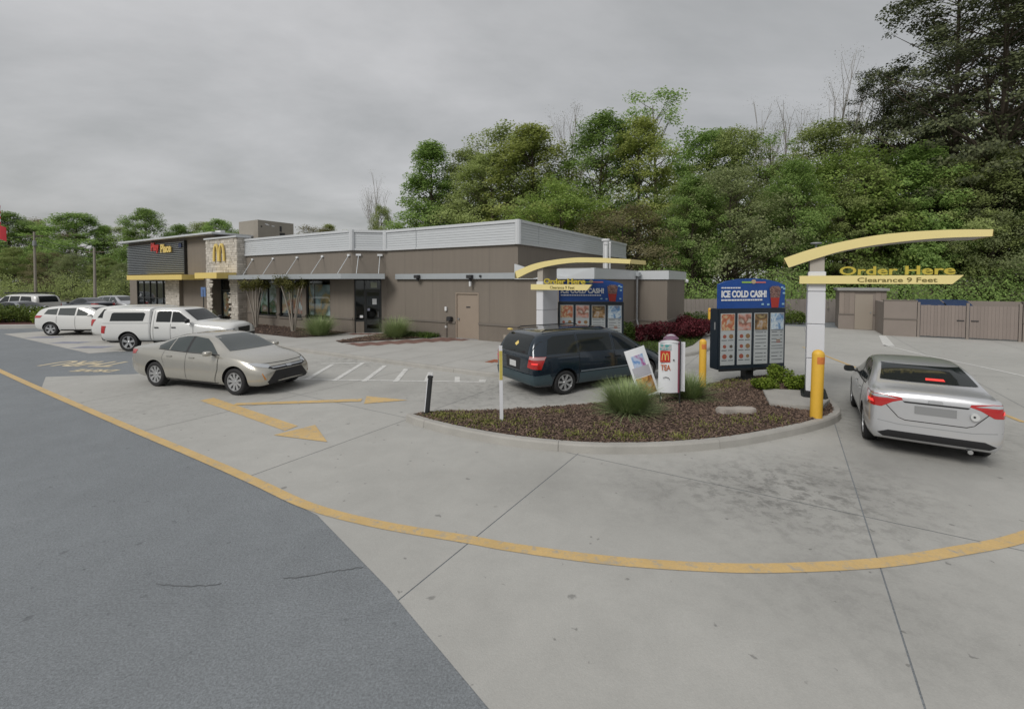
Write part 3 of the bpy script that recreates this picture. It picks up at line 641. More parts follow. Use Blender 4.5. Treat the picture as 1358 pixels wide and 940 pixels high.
MB().box(23.5, 37.8, .9, 1.16, 6.0, 6.02).build('eave_soffit', M['ledge'], bld)
MB().box(22.6, 23.3, .9, 1.2, 6.14, 6.28).build('roof_drain_box', M['white'], bld)
for w_, x_, m_ in (('Play', 32.72, M['red']), ('Place', 31.05, M['canopy_yellow'])):
    v, f = text_mesh(w_, .86, .06, .03, sx=.98); mesh_obj('sign_lettering', [(x_-p[0]*1.0, 1.42-p[1], 5.02+p[2]) for p in v], f, m_, bld)
MB().box(27.75, 28.15, 1.36, 1.42, 5.30, 5.62).build('sign_badge', mat('sign_blue', (.02, .03, .08), .5), bld)
MB().box(24.9, 34.0, 1.22, 2.6, 2.95, 3.30).build('yellow_canopy', M['canopy_yellow'], bld, bevel=.01)
MB().box(19.55, 22.3, 1.78, 2.95, 3.02, 3.38).build('yellow_canopy', M['canopy_yellow'], bld, bevel=.01)
# back, left and side walls, roof, interior
MB().box(37.6, 37.8, -15.2, .96, -.02, 6.0).build('wall', M['stucco'], bld)
MB().box(0.2, 37.6, -15.2, -15.0, -.02, 5.4).build('wall', M['stucco'], bld)
wall(FS, -0.02, 4.49, M['stucco'])
MB().prism([(0.21, -.21), (8.1, -.21), (9.45, .95), (23.6, .95), (23.6, -15), (.21, -15)], 4.40, 4.488).build('roof', M['roofing'], bld)
MB().box(23.71, 37.6, -15, .94, 5.7, 5.99).build('roof', M['roofing'], bld)
MB().prism([(0.3, -.25), (8.1, -.25), (9.45, .9), (37.5, .9), (37.5, -14.9), (.3, -14.9)], 0.0, 0.16).build('floor', M['interior'], bld)
MB().box(.5, 37.5, -5.2, -5.0, .17, 4.3).build('inner_wall', M['interior'], bld)
# metal fascia: backing, horizontal boards, coping
def fascia(fr, a0, a1, z0=4.47, z1=5.50, n=7):
    mb = MB(); wallbox(mb, fr, a0, a1, -.05, .06, z0+.01, z1-.02); fa = mb.build('fascia', M['fascia'], bld)
    h = (z1-z0-.20)/n
    for k in range(n):
        mb = MB(); p0, d, nn, L = fr; zz = z0+.10+k*h
        P = lambda a, b, z: tuple(p0 + d*a + nn*b + Vector((0, 0, z)))
        v = [P(a0+.01, .062, zz+.004), P(a1-.01, .062, zz+.004), P(a1-.01, .077, zz+.008), P(a0+.01, .077, zz+.008), P(a0+.01, .062, zz+h-.006), P(a1-.01, .062, zz+h-.006), P(a1-.01, .074, zz+h-.008), P(a0+.01, .074, zz+h-.008)]
        mesh_obj('fascia_board', v, [(0,1,2,3),(7,6,5,4),(0,4,5,1),(1,5,6,2),(2,6,7,3),(3,7,4,0)] if d.cross(nn).z < 0 else [(0,3,2,1),(4,5,6,7),(0,1,5,4),(1,2,6,5),(2,3,7,6),(3,0,4,7)], M['fascia'], fa)
    mb = MB(); wallbox(mb, fr, a0, a1, .0, .115, z0-.01, z0+.095); mb.build('fascia_trim', M['coping'], fa)
    mb = MB(); wallbox(mb, fr, a0-.0, a1+.0, -.25, .13, z1-.10, z1+.03); mb.build('coping', M['coping'], fa)
    return fa
fascia(FR, 0.06, 5.9); fascia(FR, 5.92, 8.05)
fascia(FC, 0.08, 1.60); fascia(FL, .1, 10.2)
fascia(FS, 0.1, 13.4); fascia(FS, 13.42, 15.1)
for (x_, y_) in ((0.0, 0.0), (8.12, .05), (9.37, 1.2)): MB().lathe([(.001, 4.46), (.15, 4.46), (.15, 5.535), (.001, 5.535)], 10, (x_, y_, 0)).build('fascia_corner', M['coping'], bld)
# band and rod-hung canopy
mb = MB(); wallbox(mb, FR, 0.0, 7.35, 0.0, .14, 2.95, 3.22); mb.build('metal_band', M['band'], bld, bevel=.008)
cn_ = MB().prism([(8.1, .1), (7.42, .78), (8.86, 2.3), (19.5, 2.3), (19.5, 1.165), (9.40, 1.165)], 2.97, 3.23).build('metal_canopy', M['band'], bld)
for s0, z0_, s1, z1_, y1 in ((9.62, 4.22, 9.25, 3.23, 2.2), (11.8, 4.22, 11.4, 3.23, 2.2), (14.1, 4.22, 13.6, 3.23, 2.2), (16.5, 4.22, 15.9, 3.23, 2.2), (18.75, 4.22, 18.0, 3.23, 2.2)):
    MB().tube([(s0, 1.2, z0_), (s1, y1, z1_)], .018, 6).build('hanger_rod', M['fascia'], cn_); MB().box(s0-.09, s0+.09, 1.16, 1.24, z0_-.05, z0_+.05).build('rod_bracket', M['white'], cn_)
for a in (.30, 1.38):
    p = FC[0]+FC[1]*a; q = p+FC[2]*.95; MB().tube([(p.x, p.y, 4.22), (q.x, q.y, 3.23)], .02, 6).build('hanger_rod', M['fascia'], cn_)
    mb = MB(); wallbox(mb, FC, a-.13, a+.13, 0, .08, 4.18, 4.28); mb.build('rod_bracket', M['white'], cn_)
# wall lamps, meter, vents
for s, z in ((5.72, 3.02), (2.45, 3.0)):
    mb = MB(); mb.box(s-.14, s+.14, .14, .34, z-.02, z+.14); mb.box(s-.05, s+.05, .14, .26, z-.16, z-.02); mb.build('wall_lamp', M['dark'], bld, bevel=.01)
MB().box(2.40, 2.5, .15, .25, 2.6, 2.86).build('camera_dome', M['white'], bld, bevel=.02)
MB().lathe([(.001, 0), (.055, 0), (.055, .06), (.001, .06)], 10, (1.9, .14, 3.08), 'y').build('junction_cap', M['dark'], bld)
mb = MB().tube([(4.0, .06, .12), (4.0, .06, 1.0), (3.75, .08, 1.05)], .035, 8); mb.build('gas_pipe', mat('pipe_paint', (.16, .14, .12), .6), bld)
MB().box(3.62, 3.88, .02, .22, .95, 1.15).build('gas_meter', M['dark'], bld, bevel=.02)
MB().box(3.96, 4.08, .02, .10, 1.42, 1.62).build('meter_box', M['white'], bld, bevel=.01); MB().box(3.97, 4.06, .02, .09, .6, .7).build('meter_tag', M['white'], bld)
MB().box(.46, .72, .02, .05, .22, .46).build('wall_vent', mat('vent_plate', (.36, .32, .27), .7), bld)
# low drive-through wings on the right side
for nm, (x0, x1, y0, y1) in (('wing', (-3.5, -.003, -6.0, 0.0)), ('wing', (-5.0, -.003, -10.3, -6.0))):
    wg = MB().box(x0, x1, y0, y1-.0, -.02, 2.93).build('wing_wall', M['stucco'], bld)
    MB().box(x0-.02, x1, y0, y1+.02, -.015, LZ).build('lower_wall', M['stucco_low'], wg)
    MB().box(x0-.06, x1, y0, y1+.06, LZ, LZ+.09).build('ledge', M['ledge'], wg)
    MB().box(x0-.08, x1, y0-.05, y1+.08 if y1 < -1 else -.05, 2.94, 3.36).build('wing_fascia', M['fascia'], wg)
    MB().box(x0-.05, x1, y0, y1 if y1 < -1 else -.08, 3.36, 3.39).build('wing_roof', M['roofing'], wg)
mb = MB(); pf = [(.1, 2.94), (.1, 3.60), (-.68, 3.36), (-1.3, 3.16), (-2.43, 3.03), (-3.46, 3.38), (-3.58, 3.38), (-3.58, 2.94)]; n = len(pf)
mb.add([(x, .14, z) for x, z in pf] + [(x, -.05, z) for x, z in pf], [tuple(range(n))[::-1], tuple(range(n, 2*n))] + [(i, (i+1)%n, n+(i+1)%n, n+i) for i in range(n)]); mb.build('raking_fascia', M['fascia'], bld)
MB().tube([(-3.62, -5.6, 3.2), (-3.62, -5.6, .95), (-3.75, -5.35, .70), (-3.75, -5.35, .14)], .05, 8).build('downspout', M['grey'], bld)
MB().box(-3.75, -3.5, -5.8, -5.4, 3.1, 3.3).build('gutter_box', M['band'], bld)
lp = MB(); lp.lathe([(.001, -.11), (.06, -.1), (.1, -.04), (.1, .04), (.06, .1), (.001, .11)], 12, (-5.15, -10.1, 2.86)); lp.build('globe_lamp', M['white'], bld, True)
for x_, y_, z1_, r_ in ((-1.4, -7.2, 4.9, .09), (-1.1, -8.0, 5.15, .16), (-.9, -9.3, 5.1, .05)):
    mb = MB(); mb.tube([(x_, y_, 3.3), (x_, y_, z1_)], r_, 10); mb.tube([(x_, y_, z1_), (x_, y_, z1_+.12)], r_*1.5, 10); mb.build('roof_vent_pipe', M['white'], bld, True)
# rooftop screen box
hv = MB().box(22.0, 24.5, -3.7, -1.0, 4.6, 7.2).build('rooftop_screen', mat('tan_screen', (.30, .275, .235), .85, var=.15, vscale=2), bld)
for (y0, y1, z0, z1) in ((-2.75, -2.6, 6.5, 6.9), (-3.0, -2.6, 6.2, 6.42), (-1.3, -1.2, 6.7, 6.8)): MB().box(21.985, 22.0, y0, y1, z0, z1).build('screen_gap', M['dark'], hv)
for (y, z) in ((-1.6, 6.95), (-2.1, 6.85), (-1.7, 6.9)): MB().box(21.985, 22.0, y-.1, y+.1, z-.03, z+.03).build('screen_patch', M['white'], hv)
# ------------------------------------------------------------------ vehicles
def paint(name, col, metal=0.5, rough=0.32, coat=0.8): return mat(name, col, rough, metal=metal, coat=coat, var=0.03, vscale=1.5)
M['carglass'] = mat('car_glass', (0.014, 0.018, 0.019), 0.06, spec=.45)
M['carglass_lit'] = mat('car_glass_painted_light', (0.045, 0.056, 0.055), 0.03, spec=1.0)  # opaque; light showing through the cabin is painted in as paler glass
M['trim'] = mat('black_trim', (0.015, 0.015, 0.017), 0.5)
M['chrome'] = mat('chrome', (0.62, 0.63, 0.65), 0.18, metal=1.0)
M['alloy'] = mat('alloy_rim', (0.50, 0.51, 0.52), 0.35, metal=0.7)
M['lamp_red'] = mat('red_lens', (0.42, 0.012, 0.012), 0.15, coat=1.0)
M['lamp_lit'] = mat('lit_brake_lens', (0.75, 0.05, 0.045), 0.2, emit=0.55)
M['lamp_clear'] = mat('clear_lens', (0.52, 0.54, 0.56), 0.12, metal=0.5, coat=1.0)
M['plate'] = mat('plate_white', (0.55, 0.56, 0.56), 0.5)
M['plate_grey'] = mat('plate_grey', (0.24, 0.245, 0.25), 0.6)
M['seam'] = mat('panel_gap', (0.02, 0.02, 0.02), 0.8)
M['amber'] = mat('amber_lens', (0.5, 0.18, 0.02), 0.2, coat=1.0)

def body_mesh(st, arches, crease=0.35, arch_r=0.39, sub=2):
    """lofted cage (rear to front) -> subdivision -> wheel wells cut out. st rows: x, z_bottom, half_width, z_belt, half_width_belt, half_width_top, z_top"""
    rings = []
    for x, zb, w, zs, wb, wt, zt in st:
        h = zs-zb; hh = zt-zs
        half = [(0, zb), (.55*w, zb), (.88*w, zb+.01), (.975*w, zb+.14*h), (w, zb+.45*h), (.985*w, zs-.16*h), (wb, zs), (wb+(wt-wb)*.50, zs+hh*.50), (wt, zt-max(.035, .13*hh)), (.82*wt, zt-.012), (0, zt)]
        ring = [(x, -y, z) for y, z in half] + [(x, y, z) for y, z in half[-2:0:-1]]
        rings.append(ring)
    n = len(rings[0]); v = [p for r in rings for p in r]; f = []
    for i in range(len(rings)-1):
        for k in range(n): f.append((i*n+k, i*n+(k+1)%n, (i+1)*n+(k+1)%n, (i+1)*n+k))
    h2 = n//2
    for base, rev in ((0, False), ((len(rings)-1)*n, True)):       # quad end caps
        for k in range(h2):
            a, b = base+k, base+k+1; c, d = base+(n-k-1)%n, base+(n-k)%n
            q = (a, b, c, d) if len({a, b, c, d}) == 4 else tuple(dict.fromkeys((a, b, c, d)))
            if len(q) >= 3: f.append(q[::-1] if not rev else q)
    me = bpy.data.meshes.new('cage'); me.from_pydata(v, [], f); me.update()
    bm = bmesh.new(); bm.from_mesh(me); bmesh.ops.recalc_face_normals(bm, faces=bm.faces); cl = bm.edges.layers.float.new('crease_edge'); bm.verts.ensure_lookup_table()
    for e in bm.edges:
        a, b = sorted(p.index for p in e.verts)
        if b-a == n and a % n in (6, n-6, 2, n-2): e[cl] = crease
        if b-a == n and a % n in (8, n-8): e[cl] = crease*.5
    bm.to_mesh(me); bm.free()
    ob = bpy.data.objects.new('cage', me); COL.objects.link(ob)
    md = ob.modifiers.new('s', 'SUBSURF'); md.levels = sub; md.render_levels = sub
    cutters = []
    for (ax, ar_, az) in arches:
        for sd in (-1, 1):
            mb = MB(); mb.lathe([(0.001, .55), (ar_, .55), (ar_, 1.4), (.001, 1.4)], 32, (ax, 0, az), 'y')
            if sd < 0: mb.v = [(p[0], -p[1], p[2]) for p in mb.v]; mb.f = [q[::-1] for q in mb.f]
            c = mb.build('cutter', None); 
            bm = bmesh.new(); bm.from_mesh(c.data); bmesh.ops.remove_doubles(bm, verts=bm.verts, dist=.003); bmesh.ops.recalc_face_normals(bm, faces=bm.faces); bm.to_mesh(c.data); bm.free()
            cutters.append(c); b = ob.modifiers.new('b', 'BOOLEAN'); b.operation = 'DIFFERENCE'; b.object = c; b.solver = 'EXACT'
    bpy.context.view_layer.update(); dg = bpy.context.evaluated_depsgraph_get()
    res = bpy.data.meshes.new_from_object(ob.evaluated_get(dg)); res.materials.clear()
    for c in cutters: bpy.data.objects.remove(c)
    bpy.data.objects.remove(ob)
    # repaint the wells dark is done by face test in car()
    return res

class Car:
    def __init__(s, name, label, cat, loc, heading, st, axles, wr, paint_m, scale=(1,1,1), group=None, arch_r=None, ww=0.21, track=None, rim='multi', crease=.35):
        s.root = thing(name, label, cat, (loc[0], loc[1], 0.006), math.atan2(heading[1], heading[0]), group); s.root.scale = scale
        s.paint = paint_m; ar_ = arch_r or wr+.055
        s.me = body_mesh(st, [(ax, ar_, wr+.01) for ax in axles], crease)
        s.me.name = 'body'; s.me.materials.append(paint_m); s.me.materials.append(M['trim'])
        s.me.polygons.foreach_set('use_smooth', [True]*len(s.me.polygons)); s.me.set_sharp_from_angle(angle=math.radians(38))
        wmax = max(r[2] for r in st)
        for p in s.me.polygons:
            c = p.center
            for ax in axles:
                if (c.x-ax)**2+(c.z-wr-.01)**2 < (ar_+.004)**2 and abs(c.y) < wmax-.06: p.material_index = 1
            if c.z < min(r[1] for r in st)+.03: p.material_index = 1
        s.body = bpy.data.objects.new('body', s.me); COL.objects.link(s.body); s.body.parent = s.root
        s.bvh = BVHTree.FromPolygons([v.co.copy() for v in s.me.vertices], [tuple(p.vertices) for p in s.me.polygons])
        tr = track or wmax-.02
        for ax in axles:
            for sd in (-1, 1): s.wheel(ax, sd, tr, wr, ww, rim)
    def proj(s, t, z, ang, off):
        d = Vector((math.cos(ang), math.sin(ang), 0)); tv = Vector((-math.sin(ang), math.cos(ang), 0))
        o = tv*t + Vector((0, 0, z)) + d*8
        h = s.bvh.ray_cast(o, -d)
        if h[0] is None:
            h = s.bvh.find_nearest(tv*t + Vector((0, 0, z)) + d*1.2)
        n = h[1]
        if n.dot(d) < 0: n = -n
        return h[0] + n*off
    def patch(s, name, poly, ang, m, off=.004, parent=None, grid=.07, mirror=False):
        """a panel cut to a 2-D outline (t, z seen along a horizontal direction) and laid on the body's surface"""
        bm = bmesh.new(); f0 = bm.faces.new([bm.verts.new((a, b, 0)) for a, b in poly]); bmesh.ops.triangulate(bm, faces=[f0])
        for ax in (0, 1):
            lo, hi = min(p[ax] for p in poly), max(p[ax] for p in poly); k = math.ceil(lo/grid)
            while k*grid < hi:
                co = [0, 0, 0]; co[ax] = k*grid; no = [0, 0, 0]; no[ax] = 1
                bmesh.ops.bisect_plane(bm, geom=bm.verts[:]+bm.edges[:]+bm.faces[:], plane_co=co, plane_no=no); k += 1
        bmesh.ops.remove_doubles(bm, verts=bm.verts, dist=1e-4)
        bm.verts.index_update(); src = [(p.co.x, p.co.y) for p in bm.verts]; fc = [tuple(p.index for p in f.verts) for f in bm.faces]; bm.free()
        res = []
        for mir in ((False, True) if mirror else (False,)):
            v = [s.proj(a, b, ang, off) for a, b in src]
            d = Vector((math.cos(ang), math.sin(ang), 0)); ff = []
            for q in fc:
                nn = (v[q[1]]-v[q[0]]).cross(v[q[2]]-v[q[0]]); ff.append(q if nn.dot(d) > 0 else q[::-1])
            if mir: v = [Vector((p.x, -p.y, p.z)) for p in v]; ff = [q[::-1] for q in ff]
            res.append(mesh_obj(name, v, ff, m, parent or s.root, True))
        return res
    def corner(s, name, poly, end, A, xa, m, off=.006):
        """panel on both corners of one end: poly in (distance outward from the centre line, z), seen A degrees off the axis"""
        A = math.radians(A)
        if end == 'front': return s.patch(name, [(q - math.sin(A)*xa, z) for q, z in poly], A, m, off, None, .06, True)
        return s.patch(name, [(-q + math.sin(A)*xa, z) for q, z in poly], math.pi-A, m, off, None, .06, True)
    def side(s, name, poly, m, off=.004, parent=None, grid=.07, both=True):
        return s.patch(name, poly, -math.pi/2, m, off, parent, grid, both)      # right side: t = x
    def front(s, name, poly, m, off=.004, parent=None, grid=.06, mirror=False): return s.patch(name, poly, 0.0, m, off, parent, grid, mirror)
    def rear(s, name, poly, m, off=.004, parent=None, grid=.06, mirror=False):
        return s.patch(name, [(-a, b) for a, b in poly], math.pi, m, off, parent, grid, mirror)   # given in (y, z)
    def ribbon(s, name, pts, ang, m, w=.010, off=.003, mirror=True, parent=None, close=False, sm=5):
        pp = pts + ([pts[0]] if close else [])
        P = []
        for i in range(len(pp)-1):
            a, b = np.array(pp[i]), np.array(pp[i+1]); n = max(1, int(np.linalg.norm(b-a)/.06))
            P += [tuple(a+(b-a)*k/n) for k in range(n)]
        P.append(tuple(pp[-1])); A = offset_path(P, w/2); Bq = offset_path(P, -w/2); n = len(P)
        for mir in ((False, True) if mirror else (False,)):
            v = [s.proj(a, b, ang, off) for a, b in A] + [s.proj(a, b, ang, off) for a, b in Bq]; f = [(i, i+1, n+i+1, n+i) for i in range(n-1)]
            if mir: v = [Vector((p.x, -p.y, p.z)) for p in v]
            mesh_obj(name, v, f, m, parent or s.root, False)
    def sideline(s, name, pts, m=None, w=.010, off=.003, parent=None): s.ribbon(name, pts, -math.pi/2, m or M['seam'], w, off, True, parent)
    def wheel(s, ax, sd, tr, wr, ww, rim):
        key = (round(wr, 3), rim, ww)
        rr = wr*.68
        def flip(mb):
            if sd > 0: return mb
            mb.v = [(p[0], -p[1], p[2]) for p in mb.v]; mb.f = [q[::-1] for q in mb.f]; return mb
        def place(o): o.location = (0, 0, 0); return o
        c = (ax, 0, wr)
        y1 = tr; y0 = tr-ww
        hub = flip(MB().lathe([(.001, y0+.03), (rr, y0+.03), (rr, y1-.075), (.001, y1-.075)], 24, c, 'y')).build('wheel', M['dark'], s.root)
        t = MB().lathe([(rr*.98, y0), (wr*.93, y0), (wr*.99, y0+.03), (wr, y0+.06), (wr, y1-.05), (wr*.985, y1-.02), (wr*.93, y1-.004), (wr*.80, y1), (rr*1.0, y1-.014), (rr*.97, y1-.06)], 36, c, 'y')
        flip(t).build('tyre', M['rubber'], hub, True)
        q = MB(); q.lathe([(rr*1.0, y1-.03), (rr*1.0, y1-.010), (rr*.93, y1-.012), (rr*.88, y1-.06)], 32, c, 'y')
        q.lathe([(.001, y1-.02), (rr*.16, y1-.024), (rr*.24, y1-.045), (rr*.24, y1-.07)], 16, c, 'y')
        ns, wid = {'multi': (10, .052), 'five': (5, .115), 'steel': (9, .075), 'seven': (7, .07)}[rim]
        for k in range(ns):
            a = 2*math.pi*k/ns+.3; ca, sa = math.cos(a), math.sin(a); pa, pb = rr*.18, rr*.94; wa, wb_ = wid*.62, wid
            def pt(r, w, y): return (ax + r*ca - w*sa, y, wr + r*sa + w*ca)
            v = [pt(pa, -wa/2, y1-.030), pt(pa, wa/2, y1-.030), pt(pb, wb_/2, y1-.020), pt(pb, -wb_/2, y1-.020), pt(pa, -wa/2, y1-.07), pt(pa, wa/2, y1-.07), pt(pb, wb_/2, y1-.06), pt(pb, -wb_/2, y1-.06)]
            q.add(v, [(0,1,2,3),(4,7,6,5),(0,4,5,1),(1,5,6,2),(2,6,7,3),(3,7,4,0)])
        flip(q).build('rim', M['alloy'], hub, True)
    def mirror_(s, x, y, z, sx=.10, sy=.20, sz=.13, m=None):
        for sd in (-1, 1):
            mb = MB(); n, k = 10, 7; v = []; f = []
            for i in range(k+1):
                th = math.pi*i/k
                for j in range(n):
                    ph = 2*math.pi*j/n; e = lambda c: math.copysign(abs(c)**.65, c)
                    px = e(math.sin(th)*math.cos(ph))*sx; py = e(math.cos(th))*sy/2; pz = e(math.sin(th)*math.sin(ph))*sz/2
                    if px < -sx*.35: px = -sx*.35
                    v.append((x+px, sd*(y+py), z+pz))
            for i in range(k):
                for j in range(n): f.append((i*n+j, i*n+(j+1)%n, (i+1)*n+(j+1)%n, (i+1)*n+j))
            if sd > 0: f = [q[::-1] for q in f]
            mb.add(v, f); mo = mb.build('side_mirror', m or s.paint, s.root, True)
            MB().bar((x-.01, sd*(y-sy*.75), z-.05), (x, sd*(y-sy*.3), z-.02), .05, .035).build('mirror_arm', M['trim'], mo)
            MB().box(x-sx*.36-.004, x-sx*.35-.002, sd*(y-sy*.40), sd*(y+sy*.40), z-sz*.36, z+sz*.36).build('mirror_glass', M['carglass'], mo)

# --- gold-beige sedan (front three-quarter view)
def sedan_st(L=4.85, w=.91, H=1.47):
    return [(-2.43, .46, .58, .80, .55, .42, .84), (-2.39, .36, .76, .93, .72, .60, .97), (-2.28, .27, .83, 1.00, .79, .66, 1.06), (-2.0, .23, .885, 1.02, .83, .68, 1.11), (-1.70, .21, .905, 1.02, .845, .67, 1.135), (-1.42, .20, .91, 1.01, .85, .64, 1.17),
            (-1.05, .19, .91, .99, .85, .58, 1.33), (-.70, .19, .91, .975, .85, .565, 1.425), (-.25, .19, .91, .96, .85, .575, 1.468), (.20, .19, .91, .95, .85, .585, 1.455), (.50, .19, .91, .94, .85, .60, 1.39), (.85, .19, .91, .93, .85, .66, 1.20),
            (1.16, .19, .91, .93, .85, .70, 1.035), (1.45, .20, .905, .91, .83, .68, 1.00), (1.85, .21, .885, .84, .79, .64, .93), (2.15, .22, .83, .75, .70, .55, .83), (2.33, .25, .72, .66, .58, .45, .72), (2.41, .32, .55, .58, .44, .35, .62)]
def sedan_common(c, glass, clear=None, rw=((-.60, 1.165), (.60, 1.165), (.48, 1.375), (-.48, 1.375))):
    c.front('windshield', [(-.66, 1.055), (.66, 1.055), (.50, 1.385), (.30, 1.405), (-.30, 1.405), (-.50, 1.385)], glass)
    c.rear('rear_window', list(rw), glass, .010)
    c.side('side_window', [(.86, .985), (.50, 1.235), (.30, 1.335), (-.14, 1.375), (-.14, .995)], clear or glass)
    c.side('side_window', [(-.22, .997), (-.22, 1.377), (-.50, 1.365), (-.80, 1.31), (-.80, 1.015)], clear or glass)
    c.side('quarter_window', [(-.85, 1.018), (-.85, 1.295), (-1.10, 1.205), (-1.28, 1.10), (-1.20, 1.04)], clear or glass)
    c.side('pillar_trim', [(-.14, .995), (-.14, 1.376), (-.22, 1.378), (-.22, .997)], M['trim'], .003)
    c.sideline('window_trim', [(.92, .968), (-.14, .982), (-.80, 1.003), (-1.22, 1.028)], M['trim'], .018, .005)
    fd = c.side('door', [(.80, .30), (.93, .62), (.92, .955), (-.16, .97), (-.16, .30)], c.paint, .0045)
    rd = c.side('door', [(-.175, .30), (-.175, .97), (-.95, .995), (-1.02, .80), (-.90, .55), (-.86, .30)], c.paint, .0045)
    c.sideline('door_gap', [(.82, .28), (.945, .62), (.935, .96)], w=.012); c.sideline('door_gap', [(-.168, .28), (-.168, .975)], w=.012); c.sideline('door_gap', [(-.84, .28), (-.90, .55), (-1.03, .80), (-.96, 1.0)], w=.012)
    for dset, x in ((fd, -.02), (rd, -.82)):
        for d in dset:
            sd = -1 if d.data.vertices[0].co.y < 0 else 1
            p = c.proj(x, .86, -math.pi/2, .018); MB().box(x-.02, x+.16, sd*abs(p.y)-.014, sd*abs(p.y)+.014, .845, .877).build('handle', c.paint, d, bevel=.008)
    c.side('rocker_trim', [(.92, .20), (.92, .265), (-.92, .265), (-.92, .20)], M['trim'], .003)

gold = paint('champagne_paint', (0.47, 0.455, 0.41), .6, .25)
rear_pt, front_pt = Vector((-9.67, 12.22)), Vector((-6.89, 11.24)); hd = (front_pt-rear_pt).normalized(); lf = Vector((-hd.y, hd.x))
ctr = (rear_pt+front_pt)/2 + lf*.86 + hd*(-.08)
cst = [((r[0] if r[0] < 1.465 else 1.465+(r[0]-1.465)*.86),) + r[1:] for r in sedan_st()]
cm = Car('sedan', 'champagne sedan crossing the drive in front of the white pickup', 'car', ctr, hd, cst, (-1.31, 1.465), .335, gold, (1.045, 1.03, 1.0), rim='steel', crease=.6)
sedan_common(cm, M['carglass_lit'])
cm.corner('headlight', [(.42, .655), (.60, .685), (.93, .755), (1.02, .80), (.80, .805), (.55, .755)], 'front', 35, 2.35, M['lamp_clear'], .006)
cm.front('upper_grille', [(-.52, .70), (.52, .70), (.57, .665), (.42, .615), (-.42, .615), (-.57, .665)], M['trim'], .006)
cm.front('grille_bar', [(-.50, .682), (.50, .682), (.46, .655), (-.46, .655)], M['chrome'], .011)
cm.front('emblem', [(-.07, .69), (.07, .69), (.085, .665), (.07, .64), (-.07, .64), (-.085, .665)], M['chrome'], .018)
cm.front('lower_grille', [(-.40, .595), (.40, .595), (.62, .335), (.56, .27), (-.56, .27), (-.62, .335)], M['trim'], .006)
cm.corner('fog_slot', [(.62, .40), (.70, .56), (.72, .56), (.66, .40)], 'front', 30, 2.35, M['amber'], .006)
cm.front('plate', [(-.15, .36), (.15, .36), (.15, .45), (-.15, .45)], M['trim'], .012)
cm.corner('tail_light', [(.45, .80), (.88, .86), (.92, .97), (.60, .98), (.42, .93)], 'rear', 32, 2.38, M['lamp_red'], .006)
cm.rear('plate', [(-.16, .74), (.16, .74), (.16, .86), (-.16, .86)], M['plate'], .01)
cm.mirror_(.74, 1.0, 1.02, m=gold)
cm.ribbon('hood_gap', [(-.82, .80), (-.55, .775), (0, .765), (.55, .775), (.82, .80)], 0.0, M['seam'], .010, .004, False)

# --- silver sedan (rear view)
silver = paint('silver_paint', (0.55, 0.56, 0.58), .5, .30)
def compact_st():
    return [(-2.315, .45, .66, .90, .64, .52, .96), (-2.295, .36, .80, 1.03, .77, .65, 1.09), (-2.22, .28, .85, 1.085, .80, .69, 1.135), (-2.02, .23, .87, 1.08, .81, .71, 1.15), (-1.80, .21, .885, 1.07, .82, .72, 1.175), (-1.55, .20, .888, 1.05, .825, .70, 1.255),
            (-1.20, .19, .888, 1.02, .825, .665, 1.375), (-.90, .19, .888, .995, .825, .645, 1.435), (-.35, .19, .888, .975, .825, .64, 1.465), (.25, .19, .888, .96, .825, .635, 1.45), (.60, .19, .888, .95, .825, .61, 1.34), (.95, .19, .888, .94, .825, .66, 1.16), (1.25, .19, .888, .93, .82, .68, 1.03),
            (1.6, .20, .88, .88, .79, .65, .96), (1.95, .22, .84, .78, .70, .55, .85), (2.2, .26, .72, .66, .58, .45, .72), (2.29, .34, .52, .58, .42, .35, .62)]
l_, r_ = Vector((6.28, 8.09)), Vector((7.72, 7.15)); ax_dir = (r_-l_).normalized(); hd2 = Vector((-ax_dir.y, ax_dir.x)); ctr2 = (l_+r_)/2 + hd2*1.36
co = Car('sedan', 'silver sedan seen from behind with brake lights on, waiting under the large order sign', 'car', ctr2, hd2, compact_st(), (-1.32, 1.38), .32, silver, (.93, .935, .965), rim='multi', crease=.6)
sedan_common(co, M['carglass'], None, [(-.655, 1.20), (.655, 1.20), (.56, 1.40), (-.56, 1.40)])
RA = math.pi
co.rear('trunk_lid', [(-.60, 1.100), (.60, 1.100), (.66, 0.995), (.47, 0.700), (.38, 0.665), (-.38, 0.665), (-.47, 0.700), (-.66, 0.995)], silver, .004)
co.ribbon('trunk_gap', [(-.70, 0.965), (-.47, 0.695), (-.38, 0.657), (.38, 0.657), (.47, 0.695), (.70, 0.965)], RA, M['seam'], .012, .003, False)
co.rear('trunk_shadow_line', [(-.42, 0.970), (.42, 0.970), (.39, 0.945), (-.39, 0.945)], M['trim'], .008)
co.rear('plate', [(-.26, 0.785), (.26, 0.785), (.26, 0.910), (-.26, 0.910)], M['plate_grey'], .012)
co.rear('emblem', [(-.085, 1.020), (.085, 1.020), (.095, 0.995), (.085, 0.970), (-.085, 0.970), (-.095, 0.995)], M['chrome'], .012)
co.corner('tail_light', [(.36, .985), (.48, .94), (.62, .845), (.90, .845), (.98, 1.04), (.62, 1.05), (.38, 1.02)], 'rear', 25, 2.28, M['lamp_red'], .008)
co.corner('brake_lamp', [(.72, .90), (.86, .90), (.88, .945), (.73, .95)], 'rear', 25, 2.28, M['lamp_lit'], .013)
co.corner('reverse_lamp', [(.42, .995), (.66, .995), (.90, 1.005), (.92, 1.035), (.62, 1.04)], 'rear', 25, 2.28, M['lamp_clear'], .012)
co.rear('high_brake_lamp', [(-.24, 1.225), (.02, 1.225), (.01, 1.25), (-.23, 1.25)], M['lamp_lit'], .017)
